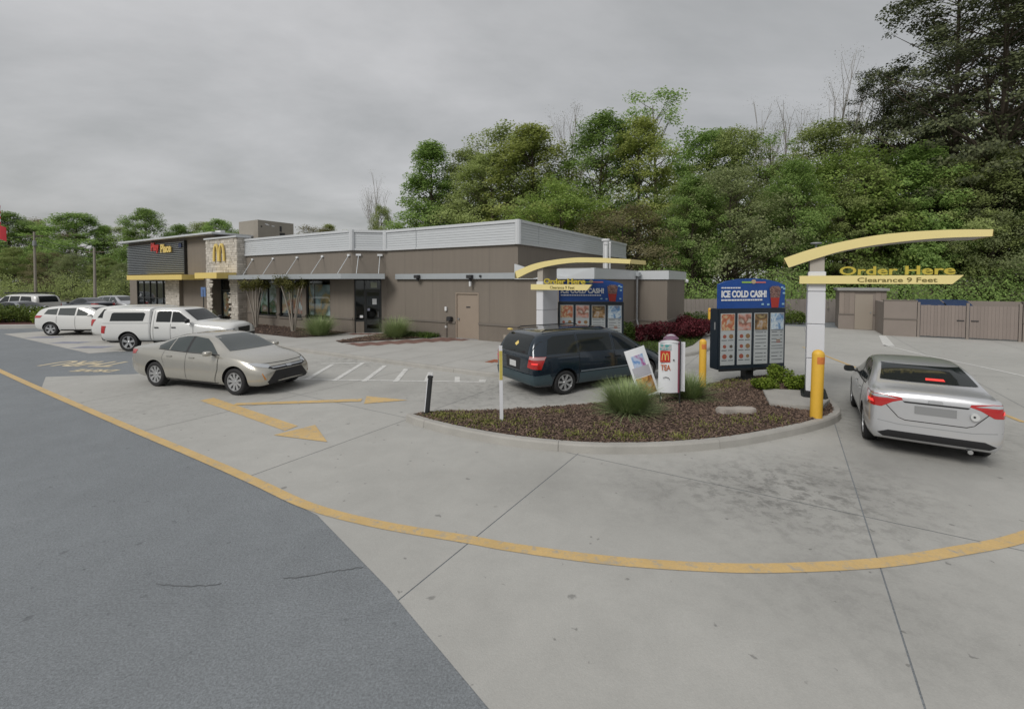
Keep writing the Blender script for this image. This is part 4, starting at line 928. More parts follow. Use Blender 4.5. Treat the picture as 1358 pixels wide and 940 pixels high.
co.rear('rear_diffuser', [(-.74, .40), (-.60, .46), (.60, .46), (.74, .40), (.66, .34), (-.66, .34)], M['trim'], .006)
co.ribbon('bumper_crease_shade', [(-.80, .62), (-.45, .575), (.45, .575), (.80, .62)], RA, mat('bumper_shadow', (.30, .31, .32), .5), .012, .003, False)  # shade of the bumper crease painted as a flat grey line
MB().lathe([(.001, -.10), (.055, -.10), (.058, -.085), (.058, .03), (.001, .03)], 18, (-2.262, -.47, .84), 'x').build('round_sticker', M['plate'], co.root)
MB().lathe([(.001, -.104), (.016, -.104), (.016, -.10)], 12, (-2.262, -.46, .845), 'x').build('sticker_dot', M['trim'], co.root)
co.mirror_(.66, .97, 1.0, m=M['trim'])
MB().tube([(-1.9, -.45, .27), (-2.25, -.45, .26)], .035, 10).build('exhaust_tip', M['chrome'], co.root)

# --- dark blue minivan (rear three-quarter view)
blue = paint('navy_paint', (0.008, 0.020, 0.034), .3, .22, 1.0)
blue2 = paint('bluegrey_cladding', (0.045, 0.075, 0.09), .2, .45, .2)
van_st = [(-2.40, .50, .80, .95, .80, .70, 1.02), (-2.37, .36, .92, 1.05, .89, .76, 1.20), (-2.28, .28, .965, 1.08, .93, .74, 1.45), (-2.12, .25, .98, 1.08, .94, .73, 1.66), (-1.85, .23, .985, 1.07, .945, .735, 1.72), (-1.2, .22, .985, 1.06, .945, .745, 1.75), (-.5, .22, .985, 1.05, .945, .745, 1.75),
          (.15, .22, .985, 1.03, .945, .74, 1.73), (.55, .22, .985, 1.02, .94, .735, 1.66), (1.0, .22, .985, 1.0, .935, .75, 1.42), (1.4, .22, .98, .98, .92, .77, 1.15), (1.70, .22, .97, .94, .88, .75, 1.02), (2.05, .24, .93, .85, .80, .65, .92), (2.30, .28, .82, .72, .65, .50, .78), (2.42, .36, .60, .60, .46, .36, .64)]
p_r, p_f = Vector((1.33, 11.30)), Vector((3.95, 12.87)); hd3 = (p_f-p_r).normalized(); lf3 = Vector((-hd3.y, hd3.x)); ctr3 = p_r + hd3*1.42 + lf3*.90
vn = Car('minivan', 'dark blue minivan seen from behind, waiting at the far menu board', 'minivan', ctr3, hd3, van_st, (-1.42, 1.50), .33, blue, (1.0, .97, .925), rim='seven', crease=.45)
vn.rear('rear_window', [(-.66, 1.13), (.66, 1.13), (.62, 1.58), (.50, 1.61), (-.50, 1.61), (-.62, 1.58)], M['carglass'], .004)
vn.ribbon('tailgate_gap', [(-.78, 1.64), (-.80, 1.10), (-.74, .58), (.74, .58), (.80, 1.10), (.78, 1.64)], RA, M['seam'], .013, .003, False)
vn.rear('tailgate_trim', [(-.70, .62), (.70, .62), (.70, .585), (-.70, .585)], M['chrome'], .006)
vn.rear('plate', [(-.16, .74), (.16, .74), (.16, .90), (-.16, .90)], M['plate'], .010)
vn.rear('plate_recess', [(-.32, .68), (.32, .68), (.36, 1.0), (-.36, 1.0)], M['trim'], .003)
vn.rear('wiper', [(-.05, 1.165), (.42, 1.125), (.43, 1.14), (-.05, 1.19)], M['trim'], .012)
vn.rear('window_sticker', [(-.06, 1.30), (-.14, 1.38), (-.06, 1.44), (.04, 1.35)], M['canopy_yellow'], .007)
vn.corner('tail_light', [(.52, .80), (.88, .76), (.96, 1.08), (.60, 1.10)], 'rear', 38, 2.36, M['lamp_red'], .010)
vn.corner('reverse_lamp', [(.58, 1.02), (.93, 1.0), (.95, 1.075), (.60, 1.09)], 'rear', 38, 2.36, mat('pink_lens', (.5, .28, .28), .2, coat=1), .015)
vn.corner('brake_lamp', [(.66, .90), (.80, .885), (.81, .93), (.67, .94)], 'rear', 38, 2.36, M['lamp_lit'], .015)
vn.rear('rear_bumper', [(-.91, .62), (-.60, .55), (.60, .55), (.91, .62), (.91, .34), (-.91, .34)], blue2, .020)
vn.side('side_cladding', [(-2.36, .34), (-2.36, .60), (-1.92, .62), (-1.84, .48), (-1.83, .34)], blue2, .016)
vn.side('side_cladding', [(-.98, .26), (-.98, .56), (1.05, .56), (1.05, .26)], blue2, .010)
vn.sideline('body_moulding', [(-.95, .60), (1.05, .60)], mat('bright_moulding', (.20, .24, .27), .4, metal=.4), .035, .014)
vn.side('quarter_window', [(-1.98, 1.13), (-1.86, 1.50), (-1.70, 1.585), (-1.02, 1.60), (-1.02, 1.12)], M['carglass'])
vn.side('side_window', [(-.94, 1.12), (-.94, 1.60), (.18, 1.575), (.18, 1.09)], M['carglass'])
vn.side('side_window', [(.28, 1.085), (.28, 1.565), (.50, 1.535), (1.10, 1.19), (1.20, 1.06)], M['carglass'])
vn.sideline('door_gap', [(-.98, .30), (-.98, 1.64)], w=.012); vn.sideline('door_gap', [(.23, .28), (.23, 1.62)], w=.012); vn.sideline('door_gap', [(1.22, .30), (1.30, .75), (1.26, 1.03)], w=.012)
vn.sideline('slide_rail', [(-2.1, 1.055), (-1.0, 1.045)], w=.016)
fd = vn.side('door', [(.25, .30), (.25, 1.06), (1.20, 1.03), (1.28, .75), (1.20, .30)], blue, .0045); sdr = vn.side('door', [(-.965, .30), (-.965, 1.09), (.215, 1.06), (.215, .30)], blue, .0045)
for dset, x in ((fd, .32), (sdr, -.05)):
    for d in dset:
        sd = -1 if d.data.vertices[0].co.y < 0 else 1; p = vn.proj(x, .90, -math.pi/2, .018); MB().box(x-.06, x+.12, sd*abs(p.y)-.014, sd*abs(p.y)+.014, .885, .925).build('handle', blue, d, bevel=.008)
vn.front('windshield', [(-.72, 1.06), (.72, 1.06), (.66, 1.60), (-.66, 1.60)], M['carglass'])
vn.corner('headlight', [(.45, .66), (.90, .70), (.92, .82), (.50, .80)], 'front', 35, 2.38, M['lamp_clear'], .006)
vn.front('grille', [(-.42, .60), (.42, .60), (.46, .74), (-.46, .74)], M['trim'], .006)
for sd in (-1, 1):
    rk = MB().tube([(-1.9, sd*.60, 1.70), (-1.8, sd*.60, 1.745), (.0, sd*.60, 1.745), (.15, sd*.60, 1.70)], .016, 8).build('roof_rail', M['trim'], vn.root)
MB().box(-2.19, -2.10, .50, .68, 1.66, 1.71).build('roof_reflection', M['canopy_yellow'], vn.root, bevel=.015)  # yellow block added to stand for a reflection at the roof edge
vn.mirror_(1.02, 1.05, 1.08, m=blue)
# --- white pickup with a bed cap (side view)
wht = paint('white_paint', (0.66, 0.665, 0.65), .0, .30, .7)
ram_st = [(-2.80, .62, .88, 1.12, .88, .78, 1.22), (-2.79, .52, .975, 1.19, .955, .84, 1.60), (-2.74, .48, .995, 1.20, .965, .85, 1.88), (-2.60, .46, 1.0, 1.20, .97, .855, 1.93), (-1.8, .45, 1.0, 1.20, .97, .86, 1.945), (-.76, .44, 1.0, 1.20, .97, .86, 1.945), (-.71, .44, 1.0, 1.20, .965, .85, 1.93), (-.695, .44, .975, 1.20, .93, .78, 1.86), (-.64, .44, .975, 1.20, .93, .78, 1.86), (-.625, .44, 1.0, 1.20, .965, .80, 1.90), (-.5, .44, 1.0, 1.20, .965, .80, 1.915), (.2, .43, 1.0, 1.19, .96, .80, 1.92), (.52, .43, 1.0, 1.19, .955, .79, 1.88), (.64, .43, 1.0, 1.19, .95, .785, 1.82),
          (1.0, .43, 1.0, 1.19, .945, .78, 1.53), (1.26, .43, 1.0, 1.18, .94, .76, 1.335), (1.34, .43, 1.0, 1.17, .93, .70, 1.31), (1.8, .44, .995, 1.12, .92, .62, 1.29), (2.4, .45, .985, 1.08, .90, .58, 1.25), (2.68, .47, .97, 1.02, .88, .55, 1.20), (2.80, .50, .94, .95, .84, .53, 1.12), (2.86, .58, .86, .86, .76, .48, 1.0)]
HV = Vector((VX, VY)); RT = Vector((-UX, -UY))
HX = Vector((1.0, .03)).normalized(); LX = Vector((-HX.y, HX.x)); p_ram = Vector((-15.55, 18.33)) + HX*1.48 + LX*.9
ram = Car('pickup_truck', 'white pickup truck with a white cap over its bed, parked facing the restaurant', 'pickup', p_ram, HX, ram_st, (-1.62, 1.86), .40, wht, (.915, 1.0, .925), arch_r=.48, rim='five', ww=.26, crease=.75)
ram.side('cap_window', [(-2.42, 1.33), (-2.36, 1.66), (-2.28, 1.70), (-.98, 1.70), (-.90, 1.64), (-.98, 1.33)], M['carglass'])
ram.side('side_window', [(-.42, 1.29), (-.42, 1.69), (-.34, 1.75), (.20, 1.75), (.20, 1.28)], M['carglass']); ram.side('side_window', [(.25, 1.28), (.25, 1.745), (.50, 1.72), (1.10, 1.27)], M['carglass'])
ram.sideline('bed_gap', [(-.66, .50), (-.66, 1.86)], w=.03); ram.sideline('door_gap', [(-.52, .52), (-.52, 1.78)], w=.012); ram.sideline('door_gap', [(.225, .52), (.225, 1.2)], w=.012); ram.sideline('door_gap', [(1.15, .50), (1.22, .85), (1.2, 1.2)], w=.012); ram.sideline('cap_seam', [(-2.74, 1.235), (-.68, 1.235)], w=.012)
for d in ram.side('door', [(-.505, .52), (-.505, 1.22), (.215, 1.215), (.215, .52)], wht, .0045) + ram.side('door', [(.235, .52), (.235, 1.215), (1.19, 1.2), (1.21, .85), (1.14, .52)], wht, .0045):
    sd = -1 if d.data.vertices[0].co.y < 0 else 1; x = d.data.vertices[0].co.x*0 + (.34 if max(p.co.x for p in d.data.vertices) > .6 else -.40); p = ram.proj(x, 1.05, -math.pi/2, .02); MB().box(x-.06, x+.12, sd*abs(p.y)-.016, sd*abs(p.y)+.016, 1.03, 1.075).build('handle', M['trim'], d, bevel=.008)
ram.corner('tail_light', [(.74, .82), (.93, .80), (.95, 1.12), (.78, 1.13)], 'rear', 30, 2.76, M['lamp_red'], .010)
ram.rear('rear_bumper', [(-.88, .50), (.88, .50), (.88, .68), (-.88, .68)], M['chrome'], .05)
ram.rear('cap_rear_window', [(-.60, 1.30), (.60, 1.30), (.55, 1.72), (-.55, 1.72)], M['carglass'], .01)
ram.front('windshield', [(-.72, 1.34), (.72, 1.34), (.64, 1.80), (-.64, 1.80)], M['carglass'])
ram.front('grille', [(-.40, .74), (.40, .74), (.44, 1.0), (-.44, 1.0)], M['trim'], .012); ram.front('front_bumper', [(-.80, .52), (.80, .52), (.80, .70), (-.80, .70)], M['trim'], .04)
ram.corner('headlight', [(.55, .78), (.86, .78), (.90, .96), (.58, .98)], 'front', 30, 2.8, M['lamp_clear'], .01)
ram.mirror_(1.02, 1.08, 1.34, sz=.2, m=M['trim'])

# --- other parked and passing cars, built from two simpler bodies
suv_st = [(-2.45, .55, .80, 1.05, .80, .68, 1.15), (-2.42, .42, .93, 1.12, .90, .76, 1.45), (-2.30, .36, .97, 1.13, .93, .76, 1.74), (-2.0, .33, .98, 1.13, .94, .77, 1.83), (-1.0, .31, .98, 1.12, .94, .775, 1.86), (0, .31, .98, 1.10, .94, .77, 1.86), (.5, .31, .98, 1.09, .94, .765, 1.80), (.9, .31, .98, 1.08, .93, .78, 1.50), (1.2, .31, .98, 1.07, .91, .80, 1.22), (1.6, .32, .97, 1.02, .86, .70, 1.14), (2.1, .34, .93, .93, .78, .58, 1.02), (2.38, .40, .82, .82, .66, .48, .90), (2.46, .5, .6, .7, .5, .4, .75)]
hatch_st = [(-2.10, .50, .72, .92, .70, .58, 1.00), (-2.06, .38, .83, 1.0, .80, .66, 1.18), (-1.92, .30, .87, 1.04, .83, .66, 1.40), (-1.6, .26, .88, 1.04, .84, .67, 1.52), (-.9, .24, .89, 1.02, .85, .67, 1.58), (-.1, .24, .89, 1.0, .85, .67, 1.58), (.35, .24, .89, .99, .845, .66, 1.51), (.8, .24, .89, .98, .84, .68, 1.25), (1.1, .24, .885, .97, .82, .70, 1.09), (1.5, .25, .87, .92, .77, .62, 1.01), (1.9, .28, .80, .80, .66, .5, .88), (2.08, .36, .62, .68, .5, .4, .73)]
def simple_car(kind, name, label, loc, heading, pm, scale=(1,1,1), group=None):
    if kind == 'suv':
        c = Car(name, label, 'suv', loc, heading, suv_st, (-1.45, 1.5), .38, pm, scale, group, rim='five'); z0, z1 = 1.20, 1.68
        c.side('side_window', [(.95, 1.16), (.45, 1.68), (-.02, 1.69), (-.02, 1.18)], M['carglass']); c.side('side_window', [(-.10, 1.18), (-.10, 1.69), (-.95, 1.69), (-.95, 1.20)], M['carglass']); c.side('quarter_window', [(-1.05, 1.20), (-1.05, 1.69), (-1.90, 1.66), (-2.12, 1.24)], M['carglass'])
        c.front('windshield', [(-.72, 1.24), (.72, 1.24), (.62, 1.72), (-.62, 1.72)], M['carglass']); c.rear('rear_window', [(-.66, 1.24), (.66, 1.24), (.6, 1.70), (-.6, 1.70)], M['carglass'])
        c.corner('tail_light', [(.66, .86), (.86, .84), (.92, 1.16), (.72, 1.18)], 'rear', 30, 2.4, M['lamp_red'], .01); c.corner('headlight', [(.5, .74), (.88, .78), (.9, .92), (.55, .9)], 'front', 32, 2.4, M['lamp_clear'], .01)
        for x in (-.06, -1.0, .98): c.sideline('door_gap', [(x, .42), (x, 1.15)], w=.014)
        c.rear('rear_bumper', [(-.9, .42), (.9, .42), (.9, .62), (-.9, .62)], pm, .04); c.mirror_(.86, 1.06, 1.2, m=pm)
    elif kind == 'hatch':
        c = Car(name, label, 'car', loc, heading, hatch_st, (-1.3, 1.32), .34, pm, scale, group, rim='five')
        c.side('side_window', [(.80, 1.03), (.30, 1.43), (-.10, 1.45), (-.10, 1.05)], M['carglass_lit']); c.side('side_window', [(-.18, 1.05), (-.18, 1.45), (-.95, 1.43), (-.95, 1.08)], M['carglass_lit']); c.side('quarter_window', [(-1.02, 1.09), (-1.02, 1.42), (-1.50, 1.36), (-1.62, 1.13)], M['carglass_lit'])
        c.front('windshield', [(-.66, 1.11), (.66, 1.11), (.54, 1.46), (-.54, 1.46)], M['carglass']); c.rear('rear_window', [(-.6, 1.12), (.6, 1.12), (.52, 1.40), (-.52, 1.40)], M['carglass'])
        c.corner('tail_light', [(.50, .92), (.86, .94), (.9, 1.05), (.55, 1.06)], 'rear', 35, 2.04, M['lamp_red'], .01); c.corner('headlight', [(.5, .66), (.86, .72), (.9, .82), (.5, .78)], 'front', 35, 2.0, M['lamp_clear'], .01)
        for x in (-.14, -1.0, .86): c.sideline('door_gap', [(x, .34), (x, 1.02)], w=.014)
        c.side('rocker_trim', [(.85, .25), (.85, .33), (-.85, .33), (-.85, .25)], M['trim'], .004); c.mirror_(.62, .97, 1.07, m=pm)
    else:
        c = Car(name, label, 'car', loc, heading, sedan_st(), (-1.31, 1.465), .33, pm, scale, group, rim='multi'); sedan_common(c, M['carglass'])
        c.corner('headlight', [(.42, .655), (.60, .685), (.93, .755), (1.02, .80), (.80, .805), (.55, .755)], 'front', 35, 2.35, M['lamp_clear'], .006); c.corner('tail_light', [(.45, .80), (.88, .86), (.92, .97), (.60, .98), (.42, .93)], 'rear', 32, 2.38, M['lamp_red'], .006)
        c.mirror_(.74, 1.0, 1.02, m=pm)
    return c
pw = Vector((-18.5, 20.95)) + HX*1.45 + LX*.85
simple_car('suv', 'suv', 'white sport utility vehicle half hidden behind the white pickup, red tail light showing', pw, HX, wht, (1, 1, .93))
pw = Vector((-24.1, 23.6)) + HX*1.43 + LX*.8
simple_car('hatch', 'crossover_car', 'small white crossover beside the clipped hedge, left of the other white vehicles', pw, HX, wht, (1.1, 1.0, 1.0))
greyp = paint('grey_paint', (.22, .23, .25), .5); slv2 = paint('pale_silver_paint', (.42, .43, .45), .5); darkp = paint('dark_paint', (.03, .035, .05), .3)
for kind, nm, lb, (x, y), h, pm, sc in (
        ('suv', 'wagon', 'boxy white off-road wagon with a roof rack in the far lot behind the hedge', (-37.5, 34.6), (-1, .1), wht, (.95, 1, 1.02)),
        ('sedan', 'sedan', 'grey sedan in front of the boxy white wagon in the far lot', (-34.6, 31.8), (1, -.1), greyp, (1, 1, 1)),
        ('sedan', 'sedan', 'white sedan at the far left edge of the lot behind the hedge', (-44.5, 37.5), (1, .1), wht, (1, 1, 1.02)),
        ('sedan', 'sedan', 'dark sedan in the far lot between the boxy wagon and the silver cars', (-37.2, 39.6), (-.9, .3), darkp, (1, 1, .98)),
        ('hatch', 'sedan', 'silver car in the far lot just left of the restaurant', (-35.5, 41.0), (.95, -.3), slv2, (1.1, 1, 1.0)),
        ('sedan', 'sedan', 'white car in the far lot nearest the restaurant windows', (-35.6, 45.2), (.95, -.3), wht, (1, 1, 1.05)),
        ('hatch', 'hatchback', 'dark car parked deep in the far lot at its left end', (-49.0, 42.0), (.95, .2), darkp, (1.1, 1, 1.05))):
    c = simple_car(kind, nm, lb, (x, y), h, pm, sc)
    if nm == 'wagon':
        for yy in (-.68, .68): MB().tube([(-2.1, yy, 1.90), (.6, yy, 1.90)], .03, 6).build('roof_rail', M['trim'], c.root)
        for xx in (-1.9, -1.3, -.7, -.1, .5): MB().box(xx-.04, xx+.04, -.7, .7, 1.93, 1.97).build('rack_bar', M['trim'], c.root)
# ------------------------------------------------------------------ drive-through signs, boards, bollards
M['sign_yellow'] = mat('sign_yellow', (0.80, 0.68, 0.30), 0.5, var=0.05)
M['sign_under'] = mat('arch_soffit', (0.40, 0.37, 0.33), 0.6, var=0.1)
M['letter_yellow'] = mat('letter_olive_yellow', (0.52, 0.42, 0.05), 0.5)
M['print_olive'] = mat('print_olive', (0.16, 0.13, 0.03), 0.6)
M['post_white'] = mat('white_post', (0.66, 0.67, 0.70), 0.45, var=0.04)
def order_arch(label, tip, tdir, top, bot, depth, bar, post_d, post_w, post_dep, z_ground, word_d, clr_d):
    """curved canopy over a lane on one post: local x along the arch, y away from the approaching driver"""
    a = math.atan2(tdir[1], tdir[0]); r = thing('order_canopy', label, 'order sign', (tip[0], tip[1], z_ground), a); Z = -z_ground
    T = spline(top, 6); Bm = spline(bot, 6); n = min(len(T), len(Bm)); T, Bm = T[:n], Bm[:n]
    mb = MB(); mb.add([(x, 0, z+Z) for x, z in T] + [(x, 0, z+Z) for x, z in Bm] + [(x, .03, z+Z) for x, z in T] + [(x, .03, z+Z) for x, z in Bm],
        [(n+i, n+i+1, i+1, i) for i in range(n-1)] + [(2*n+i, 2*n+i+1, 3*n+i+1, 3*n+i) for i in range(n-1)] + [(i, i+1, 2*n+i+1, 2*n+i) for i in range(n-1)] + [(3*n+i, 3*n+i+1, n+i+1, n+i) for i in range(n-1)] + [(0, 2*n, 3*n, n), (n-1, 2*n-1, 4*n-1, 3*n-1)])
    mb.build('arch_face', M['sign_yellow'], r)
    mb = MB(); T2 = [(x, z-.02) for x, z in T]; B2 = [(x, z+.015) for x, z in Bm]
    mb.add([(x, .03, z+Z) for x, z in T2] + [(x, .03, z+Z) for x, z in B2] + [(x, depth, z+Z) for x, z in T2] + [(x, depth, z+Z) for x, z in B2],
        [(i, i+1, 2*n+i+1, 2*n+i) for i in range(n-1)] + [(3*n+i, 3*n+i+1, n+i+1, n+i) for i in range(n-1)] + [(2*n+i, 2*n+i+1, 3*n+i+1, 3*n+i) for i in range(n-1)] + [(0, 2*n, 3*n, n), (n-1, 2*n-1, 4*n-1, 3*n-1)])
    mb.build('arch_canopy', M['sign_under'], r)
    mb = MB(); mb.add([(x, .0, z+Z) for x, z in T] + [(x, .03, z+Z) for x, z in T] + [(x, depth+.02, z+Z-.0) for x, z in T] + [(x, depth+.02, z+Z-.10) for x, z in T], [(2*n+i+1, 2*n+i, 3*n+i, 3*n+i+1) for i in range(n-1)])
    mb.build('arch_back_edge', M['sign_yellow'], r)
    for i in (0, n-1): MB().add([(T[i][0]+(.004 if i else -.004), yy, zz+Z) for yy, zz in ((.0, T[i][1]), (depth, T[i][1]), (depth, Bm[i][1]), (.0, Bm[i][1]))], [(0,1,2,3)]).build('arch_end', M['sign_yellow'], r)
    b0, b1, bz0, bz1 = bar
    v = [(b0, -.03, bz0), (b1-.16, -.03, bz0), (b1, -.03, bz1), (b0, -.03, bz1)]; v += [(x, .05, z) for x, y, z in v]; v = [(x, y, z+Z) for x, y, z in v]
    br = mesh_obj('clearance_bar', v, [(0,1,2,3),(7,6,5,4),(0,4,5,1),(1,5,6,2),(2,6,7,3),(3,7,4,0)], M['sign_yellow'], r)
    w0, w1 = word_d; vs, fs = text_mesh('Order Here', .25, .06, .005); sc = (w1-w0)/text_w(vs); x = w0
    for i, chx in enumerate('Order Here'):
        if chx == ' ': continue
        va, fa_ = text_mesh('Order Here'[:i+1], .25, .06, .005); vb, fb_ = text_mesh(chx, .25, .06, .005)
        x1 = text_w(va); x0 = x1-text_w(vb); mesh_obj('letter', [(w0+(x0+p[0])*sc, .0+p[1], bz1+.012+p[2]+Z) for p in vb], fb_, M['letter_yellow'], r)
    c0, c1 = clr_d; vs, fs = text_mesh('Clearance 9 Feet', .13, .004, .002); sc = (c1-c0)/text_w(vs)
    mesh_obj('clearance_lettering', [(c0+p[0]*sc, -.033+p[1], bz0+.035+p[2]*1.0+Z) for p in vs], fs, M['print_olive'], br)
    ph = bz1+.10; po = MB(); 
    zj = [.20, .95, 1.72, 2.45, ph+Z]
    for i in range(4): 
        q = MB().box(post_d-post_w/2, post_d+post_w/2, .06, .06+post_dep, zj[i]+(.004 if i else 0), zj[i+1]-.004); 
        if i == 0: po = q.build('post', M['post_white'], r, bevel=.012)
        else: q.build('post_panel', M['post_white'], po, bevel=.012)
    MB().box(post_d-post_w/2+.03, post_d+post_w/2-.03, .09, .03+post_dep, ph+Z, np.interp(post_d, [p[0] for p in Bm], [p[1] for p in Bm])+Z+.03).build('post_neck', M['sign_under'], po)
    MB().prism([(post_d+dx*(post_w/2+.09), .06+post_dep/2+dy*(post_dep/2+.09)) for dx, dy in ((-1,-.8),(-.8,-1),(.8,-1),(1,-.8),(1,.8),(.8,1),(-.8,1),(-1,.8))], 0.0, .10).build('post_base', M['black'], r)
    MB().box(post_d-post_w/2-.02, post_d+post_w/2+.02, .04, .08+post_dep, .10, .20).build('post_collar', M['black'], r)
    return r
TT = (-UX, -UY)
order_arch('large yellow arched order sign on a white post over the lane with the silver sedan', (6.2, 10.38), TT,
    [(.02, 3.375), (.62, 3.59), (1.45, 3.775), (2.07, 3.845), (2.79, 3.86), (3.41, 3.83)], [(.12, 3.16), (.66, 3.36), (1.13, 3.51), (1.77, 3.625), (2.6, 3.70), (3.40, 3.70)], 1.15, (.33, 3.02, 2.795, 2.97), .66, .33, .95, .17, (1.06, 2.90), (1.37, 2.64))
order_arch('small yellow arched order sign behind the dark blue minivan', (.11, 16.15), (math.cos(math.radians(-38)), math.sin(math.radians(-38))),
    [(0, 3.2), (.7, 3.42), (1.4, 3.54), (2.38, 3.61), (3.3, 3.58), (4.34, 3.50)], [(.08, 2.95), (.8, 3.22), (1.5, 3.37), (2.38, 3.45), (3.3, 3.43), (4.32, 3.37)], 1.15, (.71, 3.06, 2.56, 2.745), 1.02, .28, .95, .13, (1.25, 2.82), (1.5, 2.45))
MB_pl = MB().prism([(6.1, 10.95), (5.52, 9.62), (6.38, 9.28), (7.05, 9.95), (7.3, 10.7)], .10, .245)
pl = MB_pl.build('concrete_pad', M['kerb'], bevel=.01); tag(pl, 'flat concrete pad under the white post of the large order sign', 'concrete pad')

M['menu_case'] = mat('menu_case', (.012, .02, .03), .4)
M['menu_paper'] = mat('menu_paper', (.42, .45, .46), .35, var=.06, vscale=3)
M['topper_blue'] = mat('topper_blue', (.012, .07, .30), .45, var=.35, vscale=2.5)
M['topper_white'] = mat('topper_white', (.75, .77, .8), .5)
M['menu_line'] = mat('menu_line', (.10, .11, .12), .6)
FOOD = [blotch('food_print_a', [(.45,.40,.38), (.45,.22,.10), (.38,.10,.06), (.55,.42,.25), (.25,.2,.15)], 5, .5, 1), blotch('food_print_b', [(.45,.38,.36), (.5,.25,.2), (.22,.10,.07), (.5,.45,.4)], 4.5, .5, 2), blotch('food_print_c', [(.45,.42,.40), (.30,.18,.07), (.08,.05,.03), (.42,.33,.15)], 4.5, .5, 3), blotch('food_print_d', [(.25,.42,.60), (.6,.68,.72), (.10,.25,.48), (.30,.28,.28)], 4.5, .5, 4)]
M['food_dot'] = [mat('food_red', (.30, .09, .06), .6), mat('food_brown', (.25, .15, .07), .6), mat('food_dark', (.10, .08, .06), .6)]
def menu_board(label, loc, rz, wid, zbase, post=True):
    r = thing('menu_board', label, 'menu board', (loc[0], loc[1], zbase), rz); h = wid/2; Z = -zbase; rr = random.Random(4)
    cs = MB(); cs.box(-h, h, 0, .34, .48+Z, 2.11+Z); cs = cs.build('case', M['menu_case'], r, bevel=.02)
    MB().box(-h+.03, -.02, -.03, .0, .44+Z, .50+Z).build('case_lip', M['black'], cs); MB().box(.02, h-.03, -.03, .0, .44+Z, .50+Z).build('case_lip', M['black'], cs)
    MB().box(-h-.012, -h, .10, .14, 1.55+Z, 1.75+Z).build('case_latch', M['grey'], cs)
    pit = (wid-.06)/4; pw = pit-.085
    for k in range(4):
        x0 = -h+.03+.045+k*pit; x1 = x0+pw; z0, z1 = .60+Z, 1.99+Z
        pn = MB().box(x0, x1, -.012, -.002, z0, z1).build('menu_panel', M['menu_paper'], r)
        zp = z1-.42*(z1-z0)*.78; MB().box(x0+.02, x1-.02, -.017, -.012, zp, z1-.02).build('picture', FOOD[k], pn)
        if k < 2:
            for i in range(3):
                for j in range(2):
                    cx = x0+pw*(.28+.46*j); cz = zp-.16-i*.27; mb = MB(); m_ = 8
                    rr_ = rr.uniform(.045, .07); mb.add([(cx+rr_*math.cos(6.283*q/m_)*1.1, -.016, cz+rr_*math.sin(6.283*q/m_)) for q in range(m_)], [tuple(range(m_))]); mb.build('item_picture', rr.choice(M['food_dot']), pn)
                    MB().box(cx-.09, cx+.07, -.0145, -.012, cz-.115, cz-.095).build('item_text', M['menu_line'], pn)
        else:
            MB().box(x0+.02, x1-.02, -.0145, -.012, zp-.03, zp-.015).build('rule', M['menu_line'], pn); MB().box(x0+.02, x1-.02, -.0145, -.012, z0+.40, z0+.415).build('rule', M['menu_line'], pn)
            mb = MB()
            for i in range(9):
                zz = zp-.08-i*.095
                if abs(zz-(z0+.41)) < .04: continue
                mb.box(x0+.04, x0+.04+pw*rr.uniform(.35, .7), -.0145, -.012, zz, zz+.018); mb.box(x1-.12, x1-.05, -.0145, -.012, zz, zz+.018)
            o = mb.build('price_lines', M['menu_line'], pn); o['kind'] = 'stuff'
            if k == 3:
                for i in range(2): mb = MB(); mb.box(x0+pw*.45, x0+pw*.45+.12, -.017, -.0145, zp-.36+i*.05, zp-.33+i*.05); mb.build('item_picture', M['food_dot'][i], pn)
    # topper with the drink promotion
    tp = [(-h+.03, 2.12), (h-.03, 2.12), (h-.03, 2.74), (h*.75, 2.83), (h*.4, 2.905), (0, 2.93), (-h*.4, 2.91), (-h*.75, 2.85), (-h+.03, 2.77)]; n = len(tp)
    t_ = mesh_obj('topper', [(x, .02, z+Z) for x, z in tp] + [(x, .10, z+Z) for x, z in tp], [tuple(range(n)), tuple(range(n, 2*n))[::-1]] + [(i, n+i, n+(i+1)%n, (i+1)%n) for i in range(n)], M['topper_blue'], r)
    vs, fs = text_mesh('ICE COLD CASH!', .24, .006, .012); sc = (wid*.66)/text_w(vs)
    mesh_obj('promo_lettering', [(-h+.10+p[0]*sc, .012+p[1], 2.41+p[2]*1.0+Z) for p in vs], fs, M['topper_white'], t_)
    mb = MB(); x = -h+.10
    while x < h*.28: w = rr.uniform(.04, .10); mb.box(x, x+w, .010, .019, 2.325+Z, 2.365+Z); x += w+.018
    o = mb.build('small_print', M['topper_white'], t_); o['kind'] = 'stuff'
    mb = MB(); x = -h+.10
    while x < -h*.35: w = rr.uniform(.04, .10); mb.box(x, x+w, .010, .019, 2.655+Z, 2.69+Z); x += w+.018
    o = mb.build('small_print', M['topper_white'], t_); o['kind'] = 'stuff'
    MB().box(-h*.32, -.02, .010, .019, 2.80+Z, 2.845+Z).build('promo_ribbon', mat('ribbon_green', (.30, .5, .10), .5), t_); MB().box(.06, h*.38, .010, .019, 2.80+Z, 2.84+Z).build('promo_ribbon', mat('ribbon_red', (.55, .16, .16), .5), t_)
    mb = MB(); mb.add([(.02+.075*math.cos(6.283*q/9), .008, 2.84+.06*math.sin(6.283*q/9)+Z) for q in range(9)], [tuple(range(9))]); mb.build('promo_badge', mat('badge_gold', (.5, .40, .25), .5), t_)
    cx = h*.66; cup = MB().add([(cx-.11, .0, 2.13+Z), (cx+.11, .0, 2.13+Z), (cx+.15, .0, 2.42+Z), (cx-.15, .0, 2.42+Z)], [(0,1,2,3)]).build('cup_picture', mat('cola_red', (.38, .03, .02), .4), t_)
